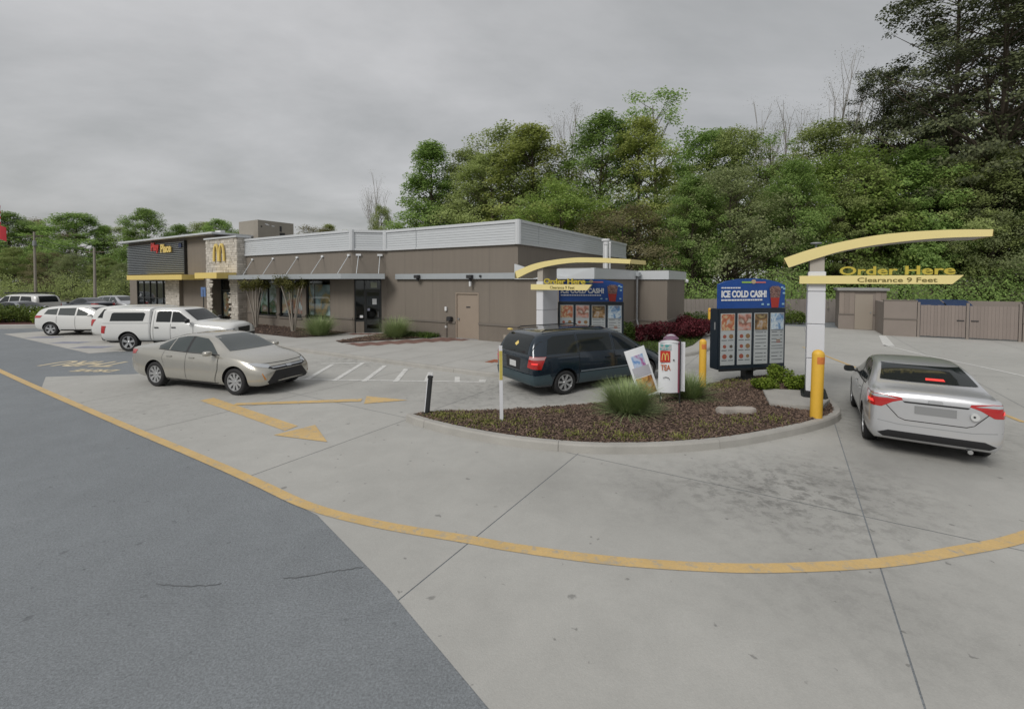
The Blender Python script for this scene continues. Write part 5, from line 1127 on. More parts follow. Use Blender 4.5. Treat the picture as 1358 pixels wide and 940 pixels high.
    MB().add([(cx-.15, -.002, 2.40+Z), (cx+.15, -.002, 2.40+Z), (cx+.185, -.002, 2.66+Z), (cx+.10, -.002, 2.72+Z), (cx-.10, -.002, 2.72+Z), (cx-.185, -.002, 2.66+Z)], [tuple(range(6))]).build('cup_ice_picture', blotch('cola_ice', [(.12,.06,.05), (.30,.18,.15), (.08,.03,.03), (.35,.28,.25)], 12, .4, 3), t_)
    for i, (dx, dz) in enumerate(((-.42, 2.20), (-.24, 2.19), (.26, 2.50), (.24, 2.20), (.20, 2.66), (.27, 2.62))): MB().box(cx+dx, cx+dx+.07, .008, .018, dz+Z, dz+.05+Z).build('ice_splash', mat('splash', (.30, .5, .62), .5) if i == 0 else bpy.data.materials['splash'], t_)
    MB().box(-.12, .12, .08, .28, 0, .50+Z).build('post', M['black'], r); MB().box(-.22, .22, .02, .34, 0, .03).build('post_foot', M['black'], r)
    MB().tube([(.14, .17, .20), (.45, .15, .46+Z), (.5, .15, .5+Z)], .012, 6).build('cable', M['black'], r)
    return r
menu_board('dark menu board with blue drink topper on the mulch island beside the large order sign', (6.53, 12.25), math.radians(12.7), 2.14, .16)
menu_board('dark menu board with blue drink topper behind the dark blue minivan by the restaurant wall', (2.83, 16.3), math.radians(-9.8), 2.34, .14)

def bollard(label, x, y, z, h, r, lean=0):
    b = thing('bollard', label, 'bollard', (x, y, z), 0, 'yellow bollards'); b.rotation_euler = (lean, lean*.4, .3)
    prof = [(r, -.05), (r, h-r*.9)] + [(r*math.cos(a), h-r*.9+r*.9*math.sin(a)) for a in (.3, .6, .9, 1.2, 1.5)] + [(.002, h)]
    MB().lathe(prof, 24).build('sleeve', M['yellow'], b, True)
    q = 8; an = [-2.6+1.5*i/q for i in range(q+1)]
    MB().add([((r+.004)*math.cos(a), (r+.004)*math.sin(a), h*.80) for a in an] + [((r+.004)*math.cos(a), (r+.004)*math.sin(a), h*.90) for a in an], [(i, i+1, q+2+i, q+1+i) for i in range(q)]).build('label', M['label_orange'], b, True)
    return b
M['label_orange'] = mat('orange_label', (.62, .20, .05), .6, var=.3, vscale=20)
bollard('yellow bollard standing between the banner sign and the near menu board', 4.87, 11.49, .15, 1.23, .088)
bollard('yellow bollard at the kerb in front of the white sign post', 6.05, 8.92, .14, 1.36, .108, .012)
bollard('thin yellow bollard far off beyond the maroon shrubs', 12.4, 28.36, 0, 1.18, .09)

dl = thing('delineator_post', 'short leaning dark post with white face at the tip of the island', 'marker post', (-1.74, 9.16, .14), 0); dl.rotation_euler = (0, math.radians(6), math.radians(-12))
MB().box(-.035, .045, -.03, .035, -.05, .74).build('post', M['black'], dl, bevel=.008); MB().box(-.052, -.036, -.028, .03, .04, .72).build('reflective_strip', M['post_white'], dl)
MB().box(-.05, .05, -.04, .045, .74, .80).build('post_cap', M['black'], dl, bevel=.01); MB().add([(-.03, 0, .80), (.0, .01, .80), (-.01, 0, .90), (.02, .0, .80), (.05, .01, .80), (.04, 0, .88)], [(0,1,2), (3,4,5)]).build('torn_strip', M['post_white'], dl)
MB().lathe([(.001, .02), (.13, .01), (.15, -.01)], 12).build('post_foot', M['black'], dl)
sk = thing('marker_stake', 'slim white stake with a yellow label standing in the mulch before the minivan', 'stake', (-.2, 8.63, .16), .1); sk.rotation_euler = (0, math.radians(-.8), .1)
MB().box(-.034, .034, -.010, .010, -.05, 1.46).build('stake', M['post_white'], sk, bevel=.004); MB().box(-.030, .030, -.0135, -.0102, .80, 1.36).build('stake_label', mat('stake_label', (.50, .42, .10), .6, var=.3, vscale=8), sk)

# banner sign with bowed panel
bn = thing('banner_sign', 'white bowed banner sign with a red square and the word TEA on a black stand', 'banner', (3.40, 9.75, .17), math.radians(-4))
def bowed(x0, x1, z0, z1, bow, y0, nx=6):
    v = []; f = []
    for j, z in enumerate((z0, z1)):
        for i in range(nx+1): t = i/nx; v.append((x0+(x1-x0)*t, y0-bow*math.sin(math.pi*t), z))
    f = [(i, i+1, nx+2+i, nx+1+i) for i in range(nx)]; o = len(v)
    v += [(x, y+.012, z) for x, y, z in v]; f += [(o+nx+1+i, o+nx+2+i, o+i+1, o+i) for i in range(nx)]
    f += [(i, o+i, o+i+1, i+1) for i in range(nx)] + [(nx+1+i, nx+2+i, o+nx+2+i, o+nx+1+i) for i in range(nx)] + [(0, nx+1, o+nx+1, o), (nx, o+nx, o+2*nx+1, 2*nx+1)]
    return MB().add(v, f)
bn_p = bowed(-.22, .20, .27, 1.36, .05, 0).build('banner_panel', M['topper_white'], bn, True)
for k, (rw, z) in enumerate(((.21, 1.36), (.16, 1.43), (.11, 1.47))):
    q = 9; MB().add([(-.01+(.05 if k else 0)+rw*math.cos(math.pi*i/q), .0-.05*(k == 0)+.012*k, z+.07*math.sin(math.pi*i/q)) for i in range(q+1)], [tuple(range(q+1))]).build('scallop', M['topper_white'] if k != 1 else mat('purple_trim', (.28, .16, .24), .5), bn_p)
    MB().tube([(-.01+(.05 if k else 0)+rw*math.cos(math.pi*i/q), -.004-.05*(k == 0)+.012*k, z+.07*math.sin(math.pi*i/q)) for i in range(q+1)], .008, 5).build('scallop_trim', mat('purple_edge', (.30, .18, .26), .5), bn_p)
MB().box(-.21, .03, -.062, -.05, 1.20, 1.32).build('banner_print', blotch('teal_print', [(.4,.08,.10), (.5,.5,.5), (.05,.30,.30), (.3,.5,.45)], 14, .5, 1), bn_p)
rsq = MB().box(-.20, .01, -.064, -.05, .94, 1.18).build('red_square', mat('banner_red', (.50, .035, .02), .5), bn_p)
for cx in (-.13, -.06):
    q = 8; mb = MB(); mb.tube([(cx+.032*math.cos(math.pi*i/q), -.068, .98+.15*math.sin(math.pi*i/q)**.8) for i in range(q+1)], .008, 5); mb.build('arch_emblem', M['canopy_yellow'], rsq)
vs, fs = text_mesh('TEA', .20, .004, .004); sc = .21/text_w(vs); mesh_obj('banner_lettering', [(-.19+p[0]*sc, -.062+p[1], .76+p[2]*.85) for p in vs], fs, mat('banner_orange', (.48, .12, .04), .5), bn_p)
MB().tube([(-.14, -.062, .60), (-.08, -.066, .62), (-.02, -.066, .60), (.0, -.064, .56)], .006, 5).build('script_line', M['dark'], bn_p); MB().box(.075, .10, -.06, -.048, .97, 1.0).build('banner_mark', M['dark'], bn_p)
MB().tube([(.235, 0, -.12), (.235, 0, 1.42)], .018, 8).build('stand_post', M['black'], bn); MB().tube([(-.17, .03, .02), (-.17, .03, .30)], .015, 8).build('stand_leg', M['black'], bn)
MB().tube([(-.17, .03, .26), (.235, .0, .26)], .014, 6).build('stand_rail', M['black'], bn); MB().tube([(.235, -.12, .0), (.235, 0, .05), (.235, .12, .0)], .012, 6).build('stand_foot', M['black'], bn)
MB().box(.19, .222, -.012, .03, .27, 1.38).build('banner_edge', mat('maroon_edge', (.20, .05, .08), .5), bn)
bowed(.25, .36, .28, 1.36, -.02, .06, 3).build('rear_panel', M['post_white'], bn, True)
# leaning poster board
ld = thing('poster_board', 'tilted white poster board with a burger picture leaning beside the banner sign', 'poster', (3.12, 10.2, .27), math.radians(8)); ld.rotation_euler = (math.radians(-8), math.radians(-17), math.radians(6))
ld.scale = (1.15, 1.15, 1.12); lb_ = bowed(-.20, .21, .0, .98, .03, 0).build('board', M['topper_white'], ld, True)
for (x0, x1, z0, z1, m_) in ((-.14, .15, .58, .84, blotch('flag_print', [(.06,.20,.5), (.45,.55,.7), (.35,.06,.25), (.08,.22,.55)], 5, .5, 2)), (-.17, .18, .40, .60, mat('poster_grey', (.42, .42, .46), .6, var=.15, vscale=6)), (-.16, .17, .03, .38, blotch('burger_print', [(.40,.34,.30), (.42,.20,.05), (.16,.06,.02), (.55,.30,.08), (.40,.3,.2)], 5, .5, 6))):
    bowed(x0, x1, z0, z1, .024, -.012).build('poster_print', m_, lb_, True)
MB().tube([(.21, .01, -.16), (.21, .01, .98)], .012, 6).build('board_pole', M['post_white'], ld); MB().tube([(-.20, .01, -.10), (-.20, .01, .98)], .010, 6).build('board_pole', M['post_white'], ld)

# broken slab in the mulch
rk = random.Random(2); mb = MB(); pts = [(-.40, -.10), (-.30, -.17), (-.05, -.12), (.25, -.15), (.42, -.09), (.40, .06), (.15, .13), (-.10, .10), (-.30, .14), (-.41, .03)]
n = len(pts); mb.add([(x, y, -.05) for x, y in pts] + [(x*.96, y*.94, .10+rk.uniform(-.02, .02)) for x, y in pts] + [(0, 0, .12)], [(i, (i+1)%n, n+(i+1)%n, n+i) for i in range(n)] + [(n+i, n+(i+1)%n, 2*n) for i in range(n)])
tag(mb.build('broken_slab', mat('pale_stone', (.34, .31, .28), .9, var=.25, vscale=5, bump=.5, bscale=20), None, False, .015, (4.55, 9.15, .17), .05), 'broken pale concrete slab lying in the mulch', 'slab')

# ------------------------------------------------------------------ plants near the building and on the island
def fast_leaves(name, C, size, mats, parent=None, rs=None, up=.35, aspect=.6, kind=None, bias=None):
    """many leaf-shaped quads at centres C, one mesh"""
    n = len(C); g = rs or np.random.default_rng(1)
    nrm = g.normal(size=(n, 3)); nrm[:, 2] = np.abs(nrm[:, 2])*(1-up)+up*1.6
    if bias is not None: nrm = nrm*.8+bias
    nrm /= np.linalg.norm(nrm, axis=1)[:, None]
    a = np.cross(nrm, g.normal(size=(n, 3))); a /= np.linalg.norm(a, axis=1)[:, None]+1e-9; b = np.cross(nrm, a)
    sz = (size*g.uniform(.6, 1.35, n))[:, None]; a = a*sz*.5; b = b*sz*.5*aspect
    V = np.stack([C-a, C-b*1.0+a*.1, C+a, C+b*1.0+a*.1], 1).reshape(-1, 3).astype(np.float32)
    me = bpy.data.meshes.new(name); me.vertices.add(4*n); me.vertices.foreach_set('co', V.ravel()); me.loops.add(4*n); me.loops.foreach_set('vertex_index', np.arange(4*n, dtype=np.int32))
    me.polygons.add(n); me.polygons.foreach_set('loop_start', np.arange(0, 4*n, 4, dtype=np.int32)); me.polygons.foreach_set('loop_total', np.full(n, 4, dtype=np.int32)); me.update(calc_edges=True)
    me.materials.append(mats); o = bpy.data.objects.new(name, me); COL.objects.link(o)
    if parent is not None: o.parent = parent
    if kind: o['kind'] = kind
    return o
def leafmat(name, c1, c2, tint=.12, transl=.3):
    m = bpy.data.materials.new(name); m.use_nodes = True; nt = m.node_tree; b = nt.nodes['Principled BSDF']; b.inputs['Roughness'].default_value = .6; b.inputs['Specular IOR Level'].default_value = .25
    g = N(nt, 'ShaderNodeNewGeometry'); rp = N(nt, 'ShaderNodeValToRGB'); rp.color_ramp.elements[0].color = (*c1, 1); rp.color_ramp.elements[1].color = (*c2, 1); nt.links.new(g.outputs['Random Per Island'], rp.inputs[0])
    oi = N(nt, 'ShaderNodeObjectInfo'); ma = N(nt, 'ShaderNodeMath', operation='MULTIPLY_ADD'); nt.links.new(oi.outputs['Random'], ma.inputs[0]); ma.inputs[1].default_value = 2*tint; ma.inputs[2].default_value = 1-tint
    mx = N(nt, 'ShaderNodeMix', data_type='RGBA', blend_type='MULTIPLY'); mx.inputs[0].default_value = 1; cc = N(nt, 'ShaderNodeCombineColor'); nt.links.new(ma.outputs[0], cc.inputs[0]); nt.links.new(ma.outputs[0], cc.inputs[1]); nt.links.new(ma.outputs[0], cc.inputs[2])
    nt.links.new(rp.outputs[0], mx.inputs[6]); nt.links.new(cc.outputs[0], mx.inputs[7]); nt.links.new(mx.outputs[2], b.inputs['Base Color'])
    t = N(nt, 'ShaderNodeBsdfTranslucent'); nt.links.new(mx.outputs[2], t.inputs[0]); ms = N(nt, 'ShaderNodeMixShader', inp={'Fac': transl}); nt.links.new(b.outputs[0], ms.inputs[1]); nt.links.new(t.outputs[0], ms.inputs[2]); nt.links.new(ms.outputs[0], nt.nodes['Material Output'].inputs[0]); return m
M['leaf_lime'] = leafmat('lime_leaf', (.10, .17, .015), (.26, .34, .05))
M['leaf_hedge'] = leafmat('hedge_leaf', (.05, .09, .015), (.17, .22, .045))
M['leaf_maroon'] = leafmat('maroon_leaf', (.045, .008, .012), (.16, .03, .04))
M['leaf_box'] = leafmat('boxwood_leaf', (.03, .06, .012), (.10, .15, .03))
GN = np.random.default_rng(21)
def shrub(name, label, x, y, z, rx, ry, h, m, n, size, group=None, lumps=9):
    r = thing(name, label, 'shrub', (x, y, z), 0, group); rs_ = random.Random(int(x*100+y*10))
    cs = [(0, 0, h*.5, rx*.8, ry*.8, h*.5)]
    for _ in range(lumps): a = rs_.uniform(0, 6.28); q = rs_.uniform(.35, .8); cs.append((rx*q*math.cos(a), ry*q*math.sin(a), h*rs_.uniform(.35, .7), rx*.42, ry*.42, h*.34))
    C = []
    for (cx, cy, cz, a, b, c) in cs:
        k = n//len(cs); d = GN.normal(size=(k, 3)); d /= np.linalg.norm(d, axis=1)[:, None]; d *= GN.uniform(.72, 1.06, (k, 1)); C.append(np.stack([cx+d[:, 0]*a, cy+d[:, 1]*b, np.maximum(.02, cz+d[:, 2]*c)], 1))
    fast_leaves('foliage', np.concatenate(C), size, m, r, GN, .3, .7)
    for k in range(4): a = 6.28*k/4+.4; MB().tube([(rx*.08*math.cos(a), ry*.08*math.sin(a), -.03), (rx*.4*math.cos(a), ry*.4*math.sin(a), h*.6)], [.014, .005], 5).build('stem', M['bark'], r)
    return r
shrub('round_shrub', 'small lime green shrub nearest the broken slab on the island', 6.22, 11.05, .15, .30, .28, .34, M['leaf_lime'], 2300, .05, 'lime green shrubs on the island')
shrub('round_shrub', 'tallest lime green shrub behind the other two on the island', 7.02, 11.85, .15, .38, .35, .50, M['leaf_lime'], 2700, .05, 'lime green shrubs on the island')
shrub('round_shrub', 'lime green shrub close against the white sign post', 6.98, 10.98, .15, .28, .27, .42, M['leaf_lime'], 2100, .05, 'lime green shrubs on the island')
for k, (x, y, rx, h, lb) in enumerate(((5.95, 20.35, .9, .78, 'first maroon shrub, nearest the grey downspout of the restaurant'), (7.1, 20.8, .95, .88, 'second maroon shrub from the grey downspout'), (8.3, 21.5, .95, .9, 'third maroon shrub from the grey downspout'), (9.4, 22.4, .95, .86, 'outermost maroon shrub at the bend of the lawn'), (9.2, 24.2, .85, .95, 'maroon shrub farthest back beside the low restaurant wing'))):
    shrub('maroon_shrub', lb, x, y, .13, rx, .75, h, M['leaf_maroon'], 3400, .085, 'maroon shrubs by the side wall')
shrub('green_shrub', 'narrow green shrub between the far menu board and the maroon shrubs', 4.85, 18.9, .13, .35, .35, 1.0, M['leaf_box'], 1800, .07)
shrub('hedge', 'broad clipped green hedge at the left edge of the far lot', -33.4, 29.6, .1, 3.4, 1.2, 1.25, M['leaf_hedge'], 8000, .11, None, 16)
shrub('hedge', 'smaller rounded yellow-green hedge beside the white crossover', -28.4, 28.6, .1, 1.7, 1.0, 1.05, M['leaf_lime'], 4500, .10)
kb2 = thing('planter_kerb', None, None); kb2['kind'] = 'structure'
kerb_run([(-44, 25.0), (-36, 26.2), (-29.5, 27.2), (-27.5, 27.6)], .4, .22, kb2, 4.0, M['walk']); tag(MB().prism([(-44, 25.4), (-36, 26.6), (-27.5, 28.0), (-26.2, 30.5), (-44, 32)], 0.0, .15).build('planter_bed', mat('maroon_mulch', (.10, .035, .03), .95, var=.3, vscale=4)), kind='structure')
for k, (px_, y, rx, h, lb) in enumerate(((11.7, 30.6, .9, .8, 'low clipped shrub at the left end of the grey fence'), (13.4, 30.4, 1.1, .85, 'dark clipped shrub second from the left along the grey fence'), (15.4, 30.3, 1.0, .8, 'clipped shrub third along the grey fence behind the menu board'), (18.7, 30.0, .95, .95, 'lime green clipped shrub by the grey fence next to the shed'))):
    shrub('clipped_shrub', lb, px_, y, 0, rx, .7, h, M['leaf_hedge'] if k == 3 else M['leaf_box'], 2400, .09, 'clipped shrubs along the grey fence')

def grass_clump(label, x, y, z, r, h, n, m=None):
    t = thing('ornamental_grass', label, 'ornamental grass', (x, y, z), 0, 'ornamental grass clumps'); v = []; f = []; g = random.Random(int(x*31+y*17))
    for _ in range(n):
        a = g.uniform(0, 6.283); b0 = r*.40*math.sqrt(g.random()); th = min(1.35, abs(g.gauss(0, .55))+b0/r*.9); L = h*g.uniform(.6, 1.12)*(1+.12*th); w = .011*g.uniform(.6, 1.4); bx, by = b0*math.cos(a), b0*math.sin(a); a2 = a+g.gauss(0, .4); dx, dy = math.cos(a2), math.sin(a2); px, py = -dy*w/2, dx*w/2; o = len(v)
        P = []; dr = g.uniform(.12, .5)
        for s_ in (0, .3, .55, .78, 1.0):
            rr_ = L*(math.sin(th)*s_*.8+dr*.45*s_*s_); zz = max(.01, L*(math.cos(th)*s_-dr*.40*s_**2.6)); ww = 1-.85*s_; P.append((bx+dx*rr_, by+dy*rr_, zz, ww))
        for (qx, qy, qz, ww) in P: v += [(qx-px*ww, qy-py*ww, qz), (qx+px*ww, qy+py*ww, qz)]
        f += [(o+2*i, o+2*i+1, o+2*i+3, o+2*i+2) for i in range(4)]
    mesh_obj('blades', v, f, m or M['ornament'], t); MB().lathe([(.001, .05), (r*.25, .03), (r*.3, -.03)], 10).build('root_crown', M['soil_grass'], t); return t
grass_clump('large arching ornamental grass in front of the tilted poster on the island', 2.36, 9.15, .17, .54, .74, 3400)
grass_clump('smaller ornamental grass tucked behind the white banner sign', 4.05, 10.25, .17, .38, .66, 1500)
grass_clump('ornamental grass in the bed left of the corner entrance', *W(9.95, -2.75), .15, .80, 1.15, 2200)
grass_clump('ornamental grass in the bed between the entrance and the service door', *W(5.9, -1.5), .15, .74, 1.12, 2200)
grass_clump('ornamental grass in front of the stone portal', *W(20.9, -3.2), .13, .75, 1.05, 1200)
# low ground cover beside the second clump
gp = [(*W(RND.uniform(4.4, 7.4), -RND.uniform(.1, .9)), .15) for _ in range(1500)]
grass_blades('ground_cover', gp, M['turf'], .22, .03, .8, RND, kind='stuff')

def myrtle(label, x, y, h, seed):
    t = thing('crape_myrtle', label, 'tree', (x, y, .14)); g = random.Random(seed); tips = []
    tk = MB()
    for k in range(5):
        a = 6.283*k/5+g.uniform(-.3, .3); x1, y1 = .55*math.cos(a)*g.uniform(.6, 1.1), .55*math.sin(a)*g.uniform(.6, 1.1); hh = h*g.uniform(.72, .84)
        P = [(.06*math.cos(a), .06*math.sin(a), -.05), (x1*.3, y1*.3, hh*.35), (x1*.62, y1*.62, hh*.7), (x1, y1, hh)]
        tk.tube(P, [.055, .045, .036, .026], 7)
        for j in range(4): b = a+g.uniform(-1.2, 1.2); L = g.uniform(.25, .55); q = (x1+L*.6*math.cos(b), y1+L*.6*math.sin(b), hh+L*.75); tk.tube([P[-1], q], [.016, .006], 5); tips.append(q); tips.append(((q[0]+x1)/2, (q[1]+y1)/2, (q[2]+hh)/2))
    tk.build('trunk', M['bark_pale'], t, True)
    C = np.concatenate([np.array(p)+GN.normal(scale=(.10, .10, .11), size=(70, 3)) for p in tips]); fast_leaves('crown', C, .085, leafmat('myrtle_leaf_%d' % seed, (.07, .08, .02), (.22, .21, .06)), t, GN)
myrtle('multi-stemmed crape myrtle nearer the stone portal, in the mulch bed', *W(16.7, -2.2), 3.0, 1)
myrtle('multi-stemmed crape myrtle before the middle shop window', *W(12.7, -2.4), 3.0, 5)
lp_ = thing('sign_post', 'dark post with a small blue parking sign left of the stone portal', 'sign post', (*W(21.2, -2.95), .13)); MB().tube([(0, 0, 0), (0, 0, 2.2)], .03, 6).build('post', M['dark'], lp_); MB().box(-.15, .15, -.02, .02, 1.75, 2.35).build('sign_plate', mat('parking_sign', (.12, .2, .4), .5), lp_)

# ------------------------------------------------------------------ refuse enclosure, fence, poles
M['block_tan'] = mat('enclosure_block', (.25, .215, .19), .9, var=.12, vscale=1.2, bump=.2, bscale=40)
M['gate_board'] = mat('gate_board', (.25, .21, .188), .8, var=.12, vscale=2, objvar=.06)
M['shed_board'] = mat('shed_board', (.26, .22, .19), .8, var=.12, objvar=.08)
M['fence_board'] = mat('weathered_fence', (.24, .215, .195), .9, var=.25, vscale=1.5)
en = thing('refuse_enclosure', 'tan walled refuse enclosure with a wide board gate at the back of the lot', 'enclosure', (*W(-14.4, 13.5), 0), BA+math.pi)
for (x0, x1) in ((0, 1.32), (5.1, 8.0)):
    w_ = MB().box(x0, x1, 0, .25, -.02, 1.83).build('wall', M['block_tan'], en); MB().box(x0-.02, x1+.02, -.03, .28, .86, .92).build('ledge', M['ledge'], w_); MB().box(x0-.02, x1+.02, -.02, .27, 1.83, 1.88).build('wall_cap', M['ledge'], w_)
for (x0, x1, y0, y1) in ((0, .25, .25, 4.5), (7.75, 8.0, .25, 4.5), (.25, 7.75, 4.25, 4.5)): MB().box(x0, x1, y0, y1, -.02, 1.75).build('wall', M['block_tan'], en)
for x in (1.40, 3.22, 5.02): MB().box(x-.05, x+.05, .02, .14, 0, 1.78).build('gate_post', M['block_tan'], en)
nb = 0; bp_ = None
for half, (x0, x1) in enumerate(((1.47, 3.15), (3.29, 4.95))):
    gt = MB().box(x0, x1, .075, .105, .22, .30).build('gate_frame', M['grey'], en); MB().box(x0, x1, .075, .105, 1.38, 1.46).build('gate_rail', M['grey'], gt); k = 13; w = (x1-x0)/k
    for i in range(k):
        if bp_ is None: bp_ = MB().box(.003, w-.003, .045, .073, .08, 1.64).build('board', M['gate_board'], gt); o = bp_
        else: o = bp_.copy(); COL.objects.link(o); o.parent = gt
        o.location = (x0+i*w, 0, RND.uniform(-.01, .01))
    MB().box(x1-.32 if half == 0 else x0+.05, x1-.05 if half == 0 else x0+.32, .02, .045, .88, .93).build('latch', M['dark'], gt)
MB().box(5.35, 5.75, -.10, 0, 1.15, 1.6).build('camera_box', M['dark'], en, bevel=.02)
dp = thing('dumpster', 'blue refuse bin whose lid shows above the board gate', 'dumpster', (*W(-17.2, 15.6), -.08), BA+math.pi)
M['bin_blue'] = mat('bin_blue', (.02, .04, .10), .5, var=.2)
MB().add([(-1.0, -.75, .1), (1.0, -.75, .1), (1.0, .8, .1), (-1.0, .8, .1), (-1.05, -.85, 1.45), (1.05, -.85, 1.45), (1.05, .85, 1.75), (-1.05, .85, 1.75)], [(0,3,2,1),(4,5,6,7),(0,1,5,4),(1,2,6,5),(2,3,7,6),(3,0,4,7)]).build('bin', M['bin_blue'], dp)
for sx in (-.53, .53): MB().add([(sx-.5, -.9, 1.50), (sx+.5, -.9, 1.50), (sx+.5, .1, 1.78), (sx-.5, .1, 1.78), (sx+.5, .88, 1.93), (sx-.5, .88, 1.93), (sx-.5, -.9, 1.46), (sx+.5, -.9, 1.46)], [(0,1,2,3), (3,2,4,5), (6,7,1,0)]).build('lid', M['bin_blue'], dp)
for sx in (-1.12, 1.12): MB().box(sx-.06, sx+.06, -.5, .5, .8, .95).build('lift_pocket', M['dark'], dp)
sh = thing('storage_shed', 'small tan board shed with a pale door left of the refuse enclosure', 'shed', (*W(-12.7, 16.3), 0), BA+math.pi)
MB().box(.0, 2.2, .06, 2.6, -.02, 2.30).build('wall', M['block_tan'], sh); proto = None
for i in range(9):
    x = i*.245
    if .72 < x+.12 < 1.62: continue
    if proto is None: proto = MB().box(.004, .241, .03, .058, .88, 2.28).build('board', M['shed_board'], sh); o = proto
    else: o = proto.copy(); COL.objects.link(o)
    o.location = (x, 0, 0)
MB().box(-.03, .72, .0, .057, -.02, .86).build('lower_wall', M['block_tan'], sh); MB().box(1.62, 2.22, .0, .057, -.02, .86).build('lower_wall', M['block_tan'], sh); MB().box(-.03, .72, -.03, .05, .861, .93).build('ledge', M['ledge'], sh); MB().box(1.62, 2.22, -.03, .05, .861, .93).build('ledge', M['ledge'], sh)
d_ = MB().box(.75, 1.59, .01, .055, .02, 2.08).build('door', mat('shed_door', (.30, .26, .215), .7), sh); MB().box(1.46, 1.52, -.03, .01, 1.0, 1.06).build('handle', M['grey'], d_)
MB().box(-.12, 2.32, -.12, 2.7, 2.30, 2.44).build('roof', M['roofing'], sh)
for (a, b, lb) in (((11.0, 31.6), (14.9, 31.45), 'left length of the grey board fence behind the menu board'), ((14.95, 31.44), (18.9, 31.3), 'middle length of the grey board fence left of the shed'), ((18.95, 31.29), (24.0, 31.0), 'right length of the grey board fence behind the shed')):
    A_, B_ = Vector((*a, 0)), Vector((*b, 0)); L = (B_-A_).length; fn = thing('board_fence', lb, 'fence', (a[0], a[1], 0), math.atan2(B_.y-A_.y, B_.x-A_.x), 'grey board fence along the wood'); k = int(L/.30); w = L/k; pr_ = None
    for i in range(k):
        if pr_ is None: pr_ = MB().box(.006, w-.006, 0, .025, .02, 1.62).build('board', M['fence_board'], fn); o = pr_
        else: o = pr_.copy(); COL.objects.link(o)
        o.location = (i*w, 0, RND.uniform(-.02, .02))
    for z in (.35, 1.3): MB().box(0, L, .026, .07, z, z+.09).build('rail', M['fence_board'], fn)
    for x in (.05, L/2, L-.05): MB().box(x-.05, x+.05, .071, .17, -.05, 1.6).build('fence_post', M['fence_board'], fn)
pl_ = thing('light_pole', 'slim grey light pole rising behind the large order sign', 'light pole', (20.1, 30.0, 0)); MB().tube([(0, 0, 0), (0, 0, 5.3)], [.07, .05], 8).build('pole', M['grey'], pl_); MB().lathe([(.001, 5.42), (.30, 5.40), (.34, 5.34), (.28, 5.28), (.001, 5.26)], 14).build('lamp_head', M['grey'], pl_, True)
def upole(label, x, y, h, arm):
    p = thing('utility_pole', label, 'utility pole', (x, y, 0)); MB().tube([(0, 0, -.3), (.1, 0, h)], [.19, .13], 8).build('pole', M['bark_pale'], p, True)
    MB().bar((-1.1, 0, h-.6), (1.3, .2, h-.6), .12, .14).build('crossarm', M['bark'], p)
    if arm: MB().lathe([(.001, h-2.2), (.22, h-2.2), (.24, h-2.1), (.24, h-1.4), (.001, h-1.35)], 12, (.3, -.2, 0)).build('transformer', M['grey'], p)
    return (x, y, h)
a_ = upole('pale utility pole standing before the far trees, left of the restaurant', -73.2, 69.5, 10.4, True); b_ = upole('darker utility pole closer to the restaurant, before the far trees', -59.2, 64.2, 7.6, False)
M['wire'] = mat('wire', (.04, .04, .04), .6)
for z0, z1, x0, lb in ((9.8, 6.9, 0, 'upper overhead wire strung between the two utility poles'), (8.6, 6.2, .4, 'lower overhead wire strung between the two utility poles')):
    P = [(a_[0]+(b_[0]-a_[0])*t, a_[1]+(b_[1]-a_[1])*t, z0+(z1-z0)*t-1.2*4*t*(1-t)*.25) for t in [i/10 for i in range(11)]]; tag(MB().tube(P, .035, 5).build('overhead_wire', M['wire']), lb, 'wire', 'overhead wires')
    P = [(a_[0]-22*t, a_[1]+8*t, z0+.5*t-.9*4*t*(1-t)*.3) for t in [i/10 for i in range(11)]]; tag(MB().tube(P, .035, 5).build('overhead_wire', M['wire']), lb.replace('strung between the two utility poles', 'running off past the left edge from the pale pole'), 'wire', 'overhead wires')
# flags at the left edge
fp = thing('flagpole', 'flagpole just past the left edge carrying a striped flag above a red flag', 'flagpole', (-28.75, 24.6, 0)); MB().tube([(0, 0, 0), (0, 0, 8.2)], [.07, .04], 8).build('pole', M['white'], fp); MB().lathe([(.001, 8.34), (.07, 8.28), (.001, 8.2)], 10).build('finial', M['canopy_yellow'], fp)
def flag(z0, z1, L, cols, nm):
    k = len(cols); fo = None
    for r_i, cm_ in enumerate(cols):
        a0, a1 = z0+(z1-z0)*r_i/k, z0+(z1-z0)*(r_i+1)/k; v = []; f = []
        for i in range(9):
            t = i/8; y = .12*math.sin(6*t); d = -.35*t*t
            for z in (a0, a1): v += [(L*t*.8, y, z+d), (L*t*.8, y+.012, z+d)]
        for i in range(8): o = i*4; f += [(o, o+4, o+6, o+2), (o+1, o+3, o+7, o+5), (o, o+1, o+5, o+4), (o+2, o+6, o+7, o+3)]
        ob = mesh_obj(nm if fo is None else 'stripe', v, f, cm_, fp if fo is None else fo, True); fo = fo or ob
fr_, fw_, fb_ = mat('flag_red', (.45, .03, .04), .8), mat('flag_white', (.6, .6, .6), .8), mat('flag_blue', (.03, .05, .18), .8)
flag(6.25, 7.3, 1.40, [fr_, fw_, fr_, fw_, fr_, fw_, fr_], 'striped_flag'); flag(5.35, 6.1, 1.75, [fr_], 'red_flag')
